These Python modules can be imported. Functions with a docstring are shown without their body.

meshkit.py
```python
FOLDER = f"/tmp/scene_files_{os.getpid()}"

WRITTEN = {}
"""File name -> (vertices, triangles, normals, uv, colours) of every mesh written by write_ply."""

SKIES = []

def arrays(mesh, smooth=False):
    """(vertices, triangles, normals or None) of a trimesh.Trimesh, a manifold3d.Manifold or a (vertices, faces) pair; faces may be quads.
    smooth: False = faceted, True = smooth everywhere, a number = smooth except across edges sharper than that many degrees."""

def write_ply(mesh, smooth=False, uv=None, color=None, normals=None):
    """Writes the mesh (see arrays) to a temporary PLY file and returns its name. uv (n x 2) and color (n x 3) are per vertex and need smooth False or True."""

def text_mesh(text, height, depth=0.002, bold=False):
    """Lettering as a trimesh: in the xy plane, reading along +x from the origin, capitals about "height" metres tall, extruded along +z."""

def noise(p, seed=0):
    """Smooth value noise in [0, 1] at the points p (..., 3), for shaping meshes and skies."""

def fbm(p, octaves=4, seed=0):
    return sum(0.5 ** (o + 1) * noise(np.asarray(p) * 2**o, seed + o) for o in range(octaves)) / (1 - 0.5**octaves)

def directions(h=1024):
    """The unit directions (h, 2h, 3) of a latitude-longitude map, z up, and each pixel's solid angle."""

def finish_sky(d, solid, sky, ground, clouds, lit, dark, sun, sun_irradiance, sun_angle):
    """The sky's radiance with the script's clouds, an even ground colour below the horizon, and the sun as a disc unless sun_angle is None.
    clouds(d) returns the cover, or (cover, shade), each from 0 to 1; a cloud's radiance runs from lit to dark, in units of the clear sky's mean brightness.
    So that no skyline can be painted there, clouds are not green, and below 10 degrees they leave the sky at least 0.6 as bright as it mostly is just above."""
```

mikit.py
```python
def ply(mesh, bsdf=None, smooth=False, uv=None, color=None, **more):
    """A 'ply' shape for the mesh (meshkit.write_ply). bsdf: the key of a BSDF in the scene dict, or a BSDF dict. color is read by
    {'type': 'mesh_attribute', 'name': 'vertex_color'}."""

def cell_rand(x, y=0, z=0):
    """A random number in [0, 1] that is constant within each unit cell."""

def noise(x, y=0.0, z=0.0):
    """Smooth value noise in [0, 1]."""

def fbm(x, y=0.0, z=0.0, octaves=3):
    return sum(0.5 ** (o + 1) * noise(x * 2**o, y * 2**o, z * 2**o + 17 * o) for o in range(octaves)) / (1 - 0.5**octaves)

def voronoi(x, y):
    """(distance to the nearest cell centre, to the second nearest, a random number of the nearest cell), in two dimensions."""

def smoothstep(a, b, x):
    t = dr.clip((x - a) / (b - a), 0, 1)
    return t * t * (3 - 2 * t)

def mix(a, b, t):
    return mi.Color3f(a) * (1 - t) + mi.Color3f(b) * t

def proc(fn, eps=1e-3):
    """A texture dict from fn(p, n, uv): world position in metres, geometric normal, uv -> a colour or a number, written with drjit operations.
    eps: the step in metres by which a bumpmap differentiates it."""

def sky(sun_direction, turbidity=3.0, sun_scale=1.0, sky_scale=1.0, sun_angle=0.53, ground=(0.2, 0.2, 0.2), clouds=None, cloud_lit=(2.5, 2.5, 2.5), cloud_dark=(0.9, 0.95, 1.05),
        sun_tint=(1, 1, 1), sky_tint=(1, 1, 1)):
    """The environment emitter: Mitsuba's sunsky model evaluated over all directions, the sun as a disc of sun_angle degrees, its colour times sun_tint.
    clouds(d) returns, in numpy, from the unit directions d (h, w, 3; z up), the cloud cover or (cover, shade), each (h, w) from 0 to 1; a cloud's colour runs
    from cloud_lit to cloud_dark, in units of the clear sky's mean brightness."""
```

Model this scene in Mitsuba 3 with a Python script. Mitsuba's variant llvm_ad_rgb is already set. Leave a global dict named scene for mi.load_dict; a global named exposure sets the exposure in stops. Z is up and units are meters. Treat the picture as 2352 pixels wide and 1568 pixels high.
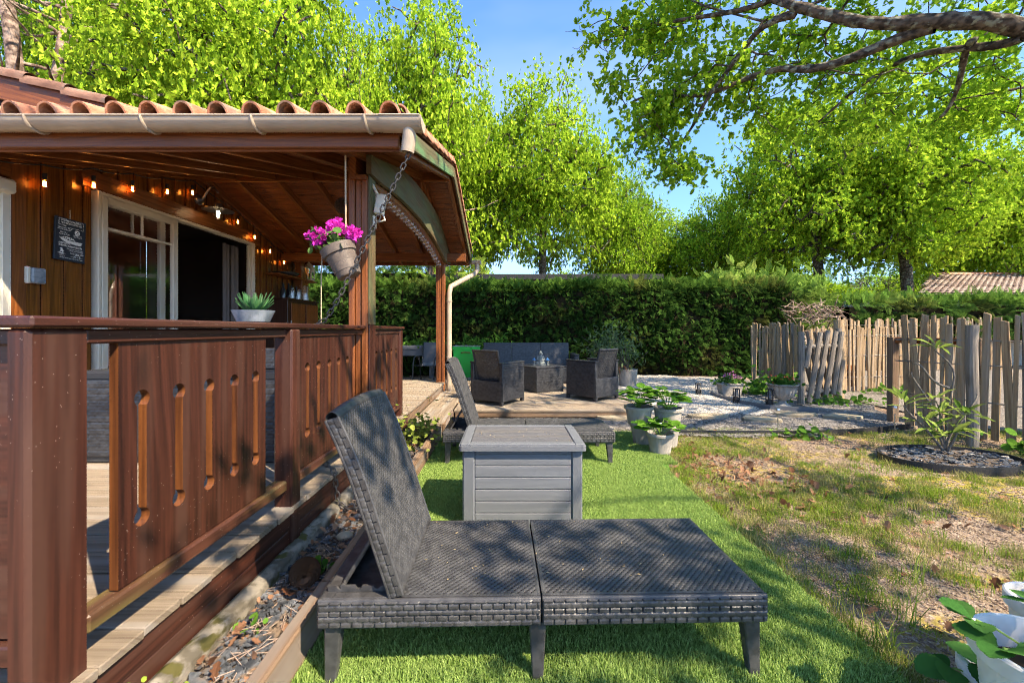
import math
import numpy as np
import trimesh
import drjit as dr
import mitsuba as mi
import mikit
import meshkit
from shapely.geometry import Polygon, Point, box as sbox
from shapely.ops import unary_union

# ---------------------------------------------------------------- camera, sky, exposure
S = 0.87                      # the scene is laid out in units of 0.87 m; put() converts to metres
EYE = 1.5
F, CU, CV = 950.0, 1168.0, 757.0
T4 = mi.ScalarTransform4f
scene, labels = {}, {}
scene['camera'] = {'type': 'perspective', 'fov': math.degrees(2 * math.atan(1176 / F)), 'fov_axis': 'x',
                   'principal_point_offset_x': (1176 - 1168) / 2352, 'principal_point_offset_y': (784 - 757) / 1568,
                   'near_clip': 0.05, 'far_clip': 400.0,
                   'to_world': T4().look_at(origin=[0, 0, EYE * S], target=[0, 10, EYE * S], up=[0, 0, 1])}
SUN = (0.70, -0.60, 0.98)


def sky_clouds(d):
    n = meshkit.fbm(np.stack([d[..., 0] * 2.2 + 3, d[..., 1] * 2.2, d[..., 2] * 6], -1), 5, 4)
    return 0.14 * np.clip((n - 0.46) / 0.3, 0, 1)


scene['sky'] = mikit.sky(SUN, turbidity=3.0, sun_scale=1.0, sky_scale=1.0, sky_tint=(0.86, 1.0, 1.18), clouds=sky_clouds, cloud_lit=(1.7, 1.75, 1.8))
exposure = 3.25

# ---------------------------------------------------------------- mesh helpers


class M:
    def __init__(self, v, f, uv=None, c=None):
        self.v, self.f, self.uv, self.c = np.asarray(v, float), np.asarray(f, int), uv, c


def cat(ms):
    ms = [m for m in ms if m is not None and len(m.v)]
    o, fs = 0, []
    for m in ms:
        fs.append(m.f + o)
        o += len(m.v)
    uv = np.vstack([m.uv if m.uv is not None else np.zeros((len(m.v), 2)) for m in ms]) if any(m.uv is not None for m in ms) else None
    c = np.vstack([m.c if m.c is not None else np.ones((len(m.v), 3)) for m in ms]) if any(m.c is not None for m in ms) else None
    return M(np.vstack([m.v for m in ms]), np.vstack(fs), uv, c)


def move(m, t=(0, 0, 0), rz=0.0, s=1.0, R=None):
    v = m.v * s
    if R is not None:
        v = v @ np.asarray(R).T
    if rz:
        a = math.radians(rz)
        v = v @ np.array([[math.cos(a), -math.sin(a), 0], [math.sin(a), math.cos(a), 0], [0, 0, 1]]).T
    return M(v + np.asarray(t, float), m.f, m.uv, m.c)


def rot(axis, deg):
    return trimesh.transformations.rotation_matrix(math.radians(deg), axis)[:3, :3]


R0 = np.random.default_rng(7)
_c = np.array([[x, y, z] for x in (-1, 1) for y in (-1, 1) for z in (-1, 1)], float)
_BT = []
for q in _c:
    for a in range(3):
        w = q.copy() * 1.0
        w2 = q * 0.8
        w2[a] = q[a]
        _BT.append(w2)
_BT = np.array(_BT)
_h = trimesh.convex.convex_hull(_BT)
# keep our own vertex order
from scipy.spatial import cKDTree
_idx = cKDTree(_BT).query(_h.vertices)[1]
_BF = _idx[np.asarray(_h.faces)]
_BS = np.sign(np.round(_BT, 3))
_BA = np.tile(np.eye(3, dtype=bool), (8, 1))


def box(lo, hi, ch=0.006, axis=None, rng=R0):
    lo, hi = np.minimum(lo, hi).astype(float), np.maximum(lo, hi).astype(float)
    half, c = (hi - lo) / 2, (hi + lo) / 2
    k = min(ch, 0.45 * half.min())
    v = _BS * (half - np.where(_BA, 0, k))
    a = int(np.argmax(half)) if axis is None else axis
    b, d = [i for i in range(3) if i != a]
    w = v + half
    uv = np.stack([w[:, a], w[:, b] + w[:, d]], 1) + rng.uniform(0, 60, 2)
    return M(v + c, _BF, uv)


def cbox(c, size, **k):
    c, size = np.asarray(c, float), np.asarray(size, float)
    return box(c - size / 2, c + size / 2, **k)


def frame(d, up=(0, 0, 1)):
    d = np.asarray(d, float) / np.linalg.norm(d)
    s = np.cross(d, up)
    if np.linalg.norm(s) < 1e-6:
        s = np.cross(d, (1, 0, 0))
    s /= np.linalg.norm(s)
    return np.stack([d, s, np.cross(s, d)], 1)


def beam(p, q, w, h, ch=0.006, up=(0, 0, 1)):
    p, q = np.asarray(p, float), np.asarray(q, float)
    L = np.linalg.norm(q - p)
    m = box((-L / 2, -w / 2, -h / 2), (L / 2, w / 2, h / 2), ch, axis=0)
    return move(m, (p + q) / 2, R=frame(q - p, up))


def tube(pts, radii, n=8, caps=True):
    P = np.asarray(pts, float)
    r = np.broadcast_to(radii, len(P)).astype(float)
    t = np.gradient(P, axis=0)
    t /= np.linalg.norm(t, axis=1, keepdims=True)
    s = np.cross(t[0], (0.13, 0.2, 1.0))
    s /= np.linalg.norm(s)
    a = np.arange(n) * 2 * np.pi / n
    vs, uvs, L = [], [], np.concatenate([[0], np.cumsum(np.linalg.norm(np.diff(P, axis=0), axis=1))])
    for i in range(len(P)):
        s = s - t[i] * (s @ t[i])
        s /= np.linalg.norm(s)
        b = np.cross(t[i], s)
        vs.append(P[i] + r[i] * (np.cos(a)[:, None] * s + np.sin(a)[:, None] * b))
        uvs.append(np.stack([np.full(n, L[i]), a * r.mean()], 1))
    v, uv = np.vstack(vs), np.vstack(uvs)
    k = np.arange(n)
    f = []
    for i in range(len(P) - 1):
        x, y = i * n + k, i * n + (k + 1) % n
        f += [np.stack([x, y, y + n], 1), np.stack([x, y + n, x + n], 1)]
    if caps:
        e = len(v)
        v = np.vstack([v, P[0], P[-1]])
        uv = np.vstack([uv, uv[0], uv[-1]])
        f += [np.stack([(k + 1) % n, k, 0 * k + e], 1), np.stack([(len(P) - 1) * n + k, (len(P) - 1) * n + (k + 1) % n, 0 * k + e + 1], 1)]
    return M(v, np.vstack(f), uv)


def lathe(prof, n=24, c=(0, 0, 0)):
    pr = np.asarray(prof, float)
    a = np.arange(n) * 2 * np.pi / n
    v = np.stack([pr[:, :1] * np.cos(a), pr[:, :1] * np.sin(a), np.repeat(pr[:, 1:2], n, 1)], -1).reshape(-1, 3)
    k = np.arange(n)
    f = []
    for i in range(len(pr) - 1):
        x, y = i * n + k, i * n + (k + 1) % n
        f += [np.stack([x, y, y + n], 1), np.stack([x, y + n, x + n], 1)]
    s = np.concatenate([[0], np.cumsum(np.linalg.norm(np.diff(pr, axis=0), axis=1))])
    uv = np.stack([np.tile(a * max(pr[:, 0]), (len(pr), 1)), np.repeat(s[:, None], n, 1)], -1).reshape(-1, 2)
    return M(v + np.asarray(c, float), np.vstack(f), uv)


def grid(P):
    """P (nu, nv, 3) -> sheet."""
    nu, nv = P.shape[:2]
    i = np.arange(nu * nv).reshape(nu, nv)
    f = np.concatenate([np.stack([i[:-1, :-1], i[1:, :-1], i[1:, 1:]], -1).reshape(-1, 3), np.stack([i[:-1, :-1], i[1:, 1:], i[:-1, 1:]], -1).reshape(-1, 3)])
    return M(P.reshape(-1, 3), f)


def prism(poly, depth):
    """shapely polygon in xy, extruded 0..depth in z."""
    out = []
    for g in getattr(poly, 'geoms', [poly]):
        t = trimesh.creation.extrude_polygon(g, depth, engine='earcut')
        v = np.array(t.vertices)
        out.append(M(v, t.faces, v[:, :2] + v[:, 2:] + R0.uniform(0, 40, 2)))
    return cat(out)


def sphere(c, r, sub=2):
    t = trimesh.creation.icosphere(sub)
    v = np.array(t.vertices) * r
    return M(v + np.asarray(c, float), t.faces)


def torus(R, r, n=12, k=6, stretch=0.0):
    a, b = np.arange(n) * 2 * np.pi / n, np.arange(k) * 2 * np.pi / k
    A, B = np.meshgrid(a, b, indexing='ij')
    P = np.stack([(R + r * np.cos(B)) * np.cos(A) + stretch * np.sign(np.round(np.cos(A), 6)), (R + r * np.cos(B)) * np.sin(A), r * np.sin(B)], -1)
    i = np.arange(n * k).reshape(n, k)
    j, l = np.roll(i, -1, 0), np.roll(i, -1, 1)
    jl = np.roll(j, -1, 1)
    f = np.concatenate([np.stack([i, j, jl], -1).reshape(-1, 3), np.stack([i, jl, l], -1).reshape(-1, 3)])
    return M(P.reshape(-1, 3), f)


def at(u, v, Y):
    return np.array([(u - CU) * Y / F, Y, EYE + (CV - v) * Y / F])


def numbered(key):
    if key not in scene and key not in labels:
        return key
    n = 1
    while f'{key}_{n:03d}' in scene or f'{key}_{n:03d}' in labels:
        n += 1
    return f'{key}_{n:03d}'


def lab(key, label=None, cat_=None, group=None, kind=None):
    d = labels.setdefault(key, {})
    for k, x in (('label', label), ('category', cat_), ('group', group), ('kind', kind)):
        if x:
            d[k] = x


def shape(m, bsdf, smooth=False):
    return mikit.ply((m.v * S, m.f), bsdf, smooth=smooth, uv=m.uv * S if m.uv is not None else None, color=m.c)


def put(key, m, bsdf, smooth=False, label=None, cat_=None, group=None, kind=None, **more):
    key = numbered(key)
    if smooth not in (False, True):
        m = M(m.v, m.f)
    scene[key] = {**shape(m, bsdf, smooth), **more}
    if label or cat_ or group or kind:
        lab(key, label, cat_, group, kind)
    return key


def thing(name, label, cat_, group=None, kind=None):
    key = name
    n = 0
    while key in labels or key in scene:
        n += 1
        key = f'{name}_{n:03d}'
    lab(key, label, cat_, group, kind)
    return key


def world(t=(0, 0, 0), rz=0.0, s=1.0, tilt=None):
    m = T4().translate([float(x) * S for x in t]).rotate([0, 0, 1], float(rz))
    if tilt:
        m = m.rotate(tilt[0], tilt[1])
    return m.scale(float(s))


def copy(key, d, t=(0, 0, 0), rz=0.0, s=1.0):
    key = numbered(key)
    scene[key] = {**d, 'to_world': world(t, rz, s)}
    return key


def dup(src, name, t, rz=0.0, s=1.0, label=None, cat_=None, group=None):
    """copies the parts of a thing under a new key."""
    key = thing(name, label, cat_ or labels[src]['category'], group or labels[src].get('group'))
    for k in [k for k in scene if k.startswith(src + '__')]:
        scene[key + k[len(src):]] = {**scene[k], 'to_world': world(t, rz, s)}
    return key


def instance(key, grp, t=(0, 0, 0), rz=0.0, s=1.0, tilt=None):
    w = world(t, rz, s if np.isscalar(s) else 1.0, tilt)
    if not np.isscalar(s):
        w = w.scale([float(q) for q in s])
    scene[key] = {'type': 'instance', 'shapegroup': {'type': 'ref', 'id': grp}, 'to_world': w}


# ---------------------------------------------------------------- materials
V3 = mi.Color3f
fbm, noise, sst, mix, cell = mikit.fbm, mikit.noise, mikit.smoothstep, mikit.mix, mikit.cell_rand


def wood(name, dark, light, rough=0.5, spec=0.4, bump=0.0006, fleck=0.0, moss=None, fleck_color=(0.6, 0.55, 0.5), grey=None, freq=1.0, knots=0.0):
    def col(p, n, uv):
        a, b = uv.x, uv.y
        w = noise(a * 1.3, b * 3.0) * 0.06
        g = fbm(a * 3.0 * freq, (b + w) * 95 * freq, 0, 3)
        tone = 0.5 * noise(a * 0.35 + 3, b * 6, 2) + 0.5 * noise(a * 0.8, b * 24, 7)
        t = dr.clip(0.85 * (g - 0.5) + 0.42 + 0.34 * (tone - 0.45), 0, 1)
        c = mix(dark, light, t)
        if knots:
            d, _, r = mikit.voronoi(a * 1.6, b * 5.0)
            c = c * (1 - 0.7 * (1 - sst(0.05, 0.16, d)) * sst(1 - knots, 1.0, r))
        if grey is not None:
            c = mix(c, V3(grey), sst(0.45, 0.75, fbm(a * 1.1, b * 18, 5, 3)))
        if moss is not None:
            c = mix(c, V3(moss[0]), moss[1] * sst(0.38, 0.66, fbm(p.x * 2.1 + a * 0.6, p.y * 1.7, p.z * 3.1 + b * 6, 4)))
        if fleck:
            k = cell(p.x * 420, p.y * 420, p.z * 420)
            c = mix(c, V3(fleck_color), dr.select(k > 1 - fleck, 0.75, 0.0) * sst(0.4, 0.6, noise(p.x * 3, p.y * 3, p.z * 3)))
        return c

    b = {'type': 'principled', 'base_color': mikit.proc(col), 'roughness': rough, 'specular': spec}
    if bump:
        def h(p, n, uv):
            return fbm(uv.x * 2.2 * freq, uv.y * 70 * freq, 0, 2)
        b = {'type': 'bumpmap', 'arbitrary': mikit.proc(h, eps=8e-4), 'scale': bump, 'bsdf': b}
    scene[name] = {'type': 'twosided', 'bsdf': b}


def flat(name, col, rough=0.5, spec=0.5, metallic=0.0, **kw):
    scene[name] = {'type': 'twosided', 'bsdf': {'type': 'principled', 'base_color': {'type': 'rgb', 'value': list(col)}, 'roughness': rough, 'specular': spec, 'metallic': metallic, **kw}}


def patchy(name, c0, c1, freq=6.0, rough=0.5, spec=0.5, bump=0.0, bfreq=60.0, c2=None):
    def col(p, n, uv):
        c = mix(c0, c1, sst(0.3, 0.7, fbm(p.x * freq, p.y * freq, p.z * freq, 4)))
        if c2 is not None:
            c = mix(c, V3(c2), sst(0.55, 0.68, fbm(p.x * freq * 0.7 + 9, p.y * freq * 0.7, p.z * freq * 0.7, 4)))
        return c
    b = {'type': 'principled', 'base_color': mikit.proc(col), 'roughness': rough, 'specular': spec}
    if bump:
        def h(p, n, uv):
            return fbm(p.x * bfreq, p.y * bfreq, p.z * bfreq, 2)
        b = {'type': 'bumpmap', 'arbitrary': mikit.proc(h, eps=1e-3), 'scale': bump, 'bsdf': b}
    scene[name] = {'type': 'twosided', 'bsdf': b}


wood('wood_rail', (0.015, 0.005, 0.0033), (0.080, 0.0255, 0.0145), 0.42, 0.45, 0.0005, fleck=0.003, fleck_color=(0.25, 0.2, 0.17), grey=(0.056, 0.025, 0.017), knots=0.25)
wood('wood_rail_mossy', (0.03, 0.011, 0.007), (0.11, 0.042, 0.025), 0.5, 0.4, 0.0006, fleck=0.005, fleck_color=(0.25, 0.2, 0.17), grey=(0.10, 0.07, 0.055), moss=((0.12, 0.12, 0.03), 0.6))
wood('wood_cut', (0.04, 0.012, 0.004), (0.20, 0.07, 0.018), 0.5, 0.4, 0.0006)
wood('wood_post', (0.075, 0.021, 0.006), (0.27, 0.09, 0.022), 0.45, 0.4, 0.0005)
wood('wood_wall', (0.058, 0.018, 0.003), (0.31, 0.105, 0.016), 0.28, 0.5, 0.0004, knots=0.6)
wood('wood_soffit', (0.085, 0.022, 0.006), (0.29, 0.088, 0.024), 0.45, 0.4, 0.0004, knots=0.4)
wood('wood_beam', (0.075, 0.021, 0.004), (0.27, 0.088, 0.018), 0.42, 0.4, 0.0004)
wood('wood_green', (0.045, 0.032, 0.015), (0.15, 0.105, 0.05), 0.6, 0.3, 0.0006, moss=((0.085, 0.125, 0.06), 0.42))
wood('wood_barge', (0.05, 0.045, 0.02), (0.17, 0.14, 0.07), 0.6, 0.3, 0.0006, moss=((0.095, 0.20, 0.085), 0.85))
wood('wood_deck', (0.105, 0.08, 0.055), (0.27, 0.222, 0.165), 0.75, 0.2, 0.0008, grey=(0.21, 0.185, 0.155))
wood('wood_timber', (0.075, 0.047, 0.028), (0.23, 0.155, 0.10), 0.8, 0.2, 0.001, grey=(0.17, 0.14, 0.115))
wood('wood_picket', (0.15, 0.092, 0.046), (0.46, 0.335, 0.20), 0.75, 0.2, 0.0008, grey=(0.29, 0.235, 0.17), knots=0.5)
wood('wood_grey', (0.09, 0.075, 0.06), (0.27, 0.24, 0.205), 0.8, 0.2, 0.001, knots=0.5)
wood('wood_dark', (0.018, 0.007, 0.004), (0.065, 0.026, 0.014), 0.35, 0.5, 0.0)
wood('plastic_grain', (0.10, 0.108, 0.122), (0.155, 0.165, 0.182), 0.5, 0.4, 0.0012, freq=0.8)
patchy('tile_clay', (0.34, 0.135, 0.075), (0.52, 0.27, 0.17), 9, 0.7, 0.2, 0.0008, 90, c2=(0.24, 0.15, 0.11))
patchy('tile_pale', (0.32, 0.245, 0.21), (0.46, 0.385, 0.34), 3, 0.8, 0.2)
patchy('tile_old', (0.14, 0.075, 0.055), (0.25, 0.145, 0.105), 7, 0.8, 0.2, c2=(0.13, 0.10, 0.085))
patchy('gutter_beige', (0.33, 0.265, 0.195), (0.39, 0.32, 0.24), 5, 0.35, 0.5)
patchy('concrete', (0.09, 0.08, 0.06), (0.22, 0.20, 0.165), 22, 0.9, 0.2, 0.006, 60, c2=(0.07, 0.065, 0.02))
patchy('stone_pale', (0.21, 0.175, 0.118), (0.31, 0.265, 0.19), 8, 0.85, 0.2, 0.003, 50)
patchy('pebble_white', (0.22, 0.205, 0.18), (0.47, 0.44, 0.39), 25, 0.7, 0.3)
patchy('pebble_grey', (0.07, 0.066, 0.06), (0.24, 0.225, 0.21), 30, 0.8, 0.2)
patchy('slate', (0.032, 0.037, 0.044), (0.13, 0.14, 0.155), 18, 0.42, 0.5, c2=(0.16, 0.12, 0.085))
patchy('pot_taupe', (0.095, 0.075, 0.061), (0.115, 0.091, 0.075), 10, 0.55, 0.4)
patchy('pot_grey', (0.26, 0.24, 0.21), (0.33, 0.305, 0.27), 7, 0.65, 0.3)
patchy('pot_white', (0.60, 0.59, 0.57), (0.70, 0.69, 0.67), 12, 0.4, 0.5)
patchy('zinc', (0.12, 0.15, 0.18), (0.24, 0.275, 0.31), 22, 0.4, 0.5)
patchy('plastic_wicker', (0.033, 0.033, 0.034), (0.056, 0.056, 0.057), 30, 0.40, 0.5)
patchy('wicker_dark', (0.020, 0.021, 0.024), (0.034, 0.036, 0.041), 30, 0.38, 0.5)
patchy('bark_oak', (0.030, 0.024, 0.018), (0.12, 0.095, 0.07), 20, 0.9, 0.2, 0.012, 26, c2=(0.20, 0.21, 0.16))
patchy('bark_pine', (0.10, 0.065, 0.05), (0.34, 0.26, 0.21), 9, 0.9, 0.2, 0.02, 14)
flat('white_frame', (0.60, 0.56, 0.46), 0.35, 0.5)
flat('plastic_grey', (0.115, 0.124, 0.138), 0.45, 0.45)
flat('plastic_dark', (0.020, 0.021, 0.024), 0.4, 0.5)
flat('black_edge', (0.018, 0.018, 0.02), 0.5, 0.4)
flat('metal_steel', (0.55, 0.55, 0.54), 0.3, 0.5, 1.0)
flat('metal_dark', (0.24, 0.24, 0.25), 0.32, 0.5, 0.9)
flat('chain_iron', (0.075, 0.07, 0.068), 0.38, 0.5, 0.7)
flat('rope', (0.42, 0.33, 0.22), 0.9, 0.1)
flat('wire', (0.20, 0.19, 0.17), 0.5, 0.5, 0.6)
flat('sign_black', (0.022, 0.03, 0.042), 0.55, 0.3)
flat('sign_white', (0.72, 0.72, 0.70), 0.7, 0.2)
flat('curtain', (0.16, 0.145, 0.14), 0.9, 0.1)
flat('room', (0.13, 0.10, 0.085), 0.8, 0.2)
flat('plaster', (0.62, 0.57, 0.48), 0.9, 0.1)
flat('soil', (0.035, 0.024, 0.016), 0.95, 0.1)
flat('green_bin', (0.02, 0.52, 0.05), 0.4, 0.5)
flat('statue_stone', (0.17, 0.19, 0.185), 0.7, 0.3)
flat('blue_glaze', (0.03, 0.12, 0.30), 0.25, 0.5)
flat('cone_brown', (0.085, 0.043, 0.022), 0.6, 0.3)
flat('rust', (0.22, 0.09, 0.04), 0.8, 0.2)
flat('lantern_cream', (0.55, 0.49, 0.38), 0.6, 0.3)
scene['clear_glass'] = {'type': 'thindielectric', 'int_ior': 1.5}
scene['window_glass'] = {'type': 'thindielectric', 'int_ior': 2.0}


def leafy(name, trans=0.9, rough=0.45, spec=0.4):
    scene[name] = {'type': 'principledthin', 'base_color': {'type': 'mesh_attribute', 'name': 'vertex_color'}, 'roughness': rough, 'diff_trans': trans, 'eta': 1.35}


leafy('leaf', 0.7)
leafy('leaf_thin', 1.2)
scene['tinted'] = {'type': 'twosided', 'bsdf': {'type': 'principled', 'base_color': {'type': 'mesh_attribute', 'name': 'vertex_color'}, 'roughness': 0.75, 'specular': 0.25}}

# ---------------------------------------------------------------- ground and paths


def ground_col(p, n, uv):
    x, y = p.x / S, p.y / S
    a = fbm(x * 1.1, y * 1.1, 0, 4)
    f = fbm(x * 26, y * 26, 3, 3)
    k = cell(x * 150, y * 150, 0)
    c = mix((0.12, 0.085, 0.06), (0.27, 0.21, 0.155), dr.clip(0.35 * a + 0.75 * f, 0, 1))
    c = mix(c, V3(0.38, 0.34, 0.29), dr.select(k > 0.93, 0.7, 0.0))
    c = mix(c, V3(0.08, 0.05, 0.03), dr.select(k < 0.15, 0.75, 0.0))
    moss = sst(0.46, 0.60, fbm(x * 0.9 + 5, y * 2.0, 8, 4)) * sst(1.2, 2.6, x) * (1 - sst(5.6, 6.6, y))
    c = mix(c, mix((0.16, 0.13, 0.018), (0.34, 0.27, 0.035), f), 0.85 * moss * sst(0.3, 0.6, noise(x * 40, y * 40, 0)))
    litter = sst(0.5, 0.62, fbm(x * 1.4 - 3, y * 1.6 + 1, 5, 4)) * (1 - moss)
    return mix(c, mix((0.10, 0.05, 0.03), (0.26, 0.15, 0.09), noise(x * 60, y * 60, 4)), 0.6 * litter * sst(0.35, 0.6, noise(x * 33, y * 33, 2)))


def ground_h(p, n, uv):
    return fbm(p.x * 24, p.y * 24, 0, 3)


scene['ground_earth'] = {'type': 'twosided', 'bsdf': {'type': 'bumpmap', 'arbitrary': mikit.proc(ground_h, eps=2e-3), 'scale': 0.02, 'bsdf': {'type': 'principled', 'base_color': mikit.proc(ground_col), 'roughness': 0.95, 'specular': 0.15}}}


def gravel_fn(c0, c1, s):
    def fn(p, n, uv):
        d, e, r = mikit.voronoi(p.x * s, p.y * s)
        return mix(c0, c1, r) * (0.55 + 0.45 * sst(0.0, 0.25, e - d))
    return fn


def gravel_flat(c0, c1, s):
    def fn(p, n, uv):
        return mix(c0, c1, cell(p.x * s, p.y * s, 1))
    return fn


for nm, c0, c1, s_ in (('gravel_white', (0.12, 0.11, 0.092), (0.27, 0.25, 0.215), 40), ('gravel_grey', (0.07, 0.062, 0.052), (0.20, 0.18, 0.155), 55), ('slate_dust', (0.035, 0.032, 0.028), (0.13, 0.10, 0.075), 70)):
    scene[nm] = {'type': 'twosided', 'bsdf': {'type': 'principled', 'base_color': mikit.proc(gravel_flat(c0, c1, s_)), 'roughness': 0.95, 'specular': 0.15}}

rg = np.random.default_rng(11)
near = np.stack(np.meshgrid(np.linspace(-12, 14, 131), np.linspace(-1, 17, 91), indexing='ij'), -1)
near = np.concatenate([near, np.zeros(near.shape[:2] + (1,))], -1)
near[..., 2] = -0.035 + 0.05 * (meshkit.fbm(near * np.array([0.9, 0.9, 0]), 4, 3) - 0.5)
near[..., 2] = np.where((near[..., 0] < 2.2), -0.06, near[..., 2])
G = grid(near)
outer = [box((-160, -60, -0.6), (160, -1, -0.05)), box((-160, 17, -0.6), (160, 240, -0.05)), box((-160, -1, -0.6), (-12, 17, -0.05)), box((14, -1, -0.6), (160, 17, -0.05))]
put('ground', cat([M(G.v, G.f, np.zeros((len(G.v), 2)))] + outer), 'ground_earth', True, kind='structure', label='bare yard earth with thin grass, moss and litter', )


def sheet(poly, z, thick=0.02):
    return move(prism(poly, thick), (0, 0, z - thick))


turf_poly = Polygon([(-0.93, 0.6), (1.66, 0.6), (1.66, 4.2), (1.84, 4.8), (1.97, 5.6), (1.9, 5.95), (-0.93, 6.0)])
flat('turf_base', (0.06, 0.13, 0.02), 0.9, 0.1)
put('lawn_mat', sheet(turf_poly, 0.004, 0.03), 'turf_base', kind='structure', label='green artificial turf mat under the loungers')


def blades(n, size, h, w, rng, c0, c1, lean=0.5, seg=1):
    x = rng.uniform(-size / 2, size / 2, (n, 2))
    a = rng.uniform(0, 2 * np.pi, n)
    hh = h * rng.uniform(0.65, 1.15, n)
    side = np.stack([np.cos(a), np.sin(a), 0 * a], 1) * (w / 2)
    b = rng.uniform(0, 2 * np.pi, n)
    l = hh * lean * rng.uniform(0, 1, n)
    top = np.stack([np.cos(b) * l, np.sin(b) * l, hh], 1)
    base = np.concatenate([x, np.zeros((n, 1))], 1)
    col = c0 + (c1 - c0) * rng.uniform(0, 1, (n, 1)) ** 1.2
    if seg == 1:
        v = np.stack([base - side, base + side, base + top], 1)
        f = np.arange(3 * n).reshape(n, 3)
        return M(v.reshape(-1, 3), f, None, np.repeat(col, 3, 0))
    mid = base + top * np.array([0.35, 0.35, 0.6])
    v = np.stack([base - side, base + side, mid + side * 0.8, mid - side * 0.8, base + top], 1)
    k = np.arange(n)[:, None] * 5
    f = np.concatenate([k + [0, 1, 2], k + [0, 2, 3], k + [3, 2, 4]])
    return M(v.reshape(-1, 3), f, None, np.repeat(col, 5, 0))


A = np.array
for k in range(3):
    m = blades(1500, 0.215, 0.034, 0.0046, rg, A((0.16, 0.27, 0.05)), A((0.44, 0.58, 0.19)), 0.75, 2)
    scene[f'turf_patch_{k}'] = {'type': 'shapegroup', 'blades': shape(m, 'leaf')}
cells, q = [], 0.2
for i in range(14):
    for j in range(28):
        x, y = -0.925 + q / 2 + i * q, 0.6 + q / 2 + j * q
        if turf_poly.buffer(0.02).contains(Point(x, y)):
            q_ = len(cells)
            cells.append(1)
            instance(f'turf_grass__{q_ + 1:03d}', f'turf_patch_{rg.integers(3)}', (x, y, 0.003), 90 * rg.integers(4))
lab('turf_grass', 'short bright green artificial grass blades covering the mat', 'artificial grass', None, 'stuff')

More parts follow.
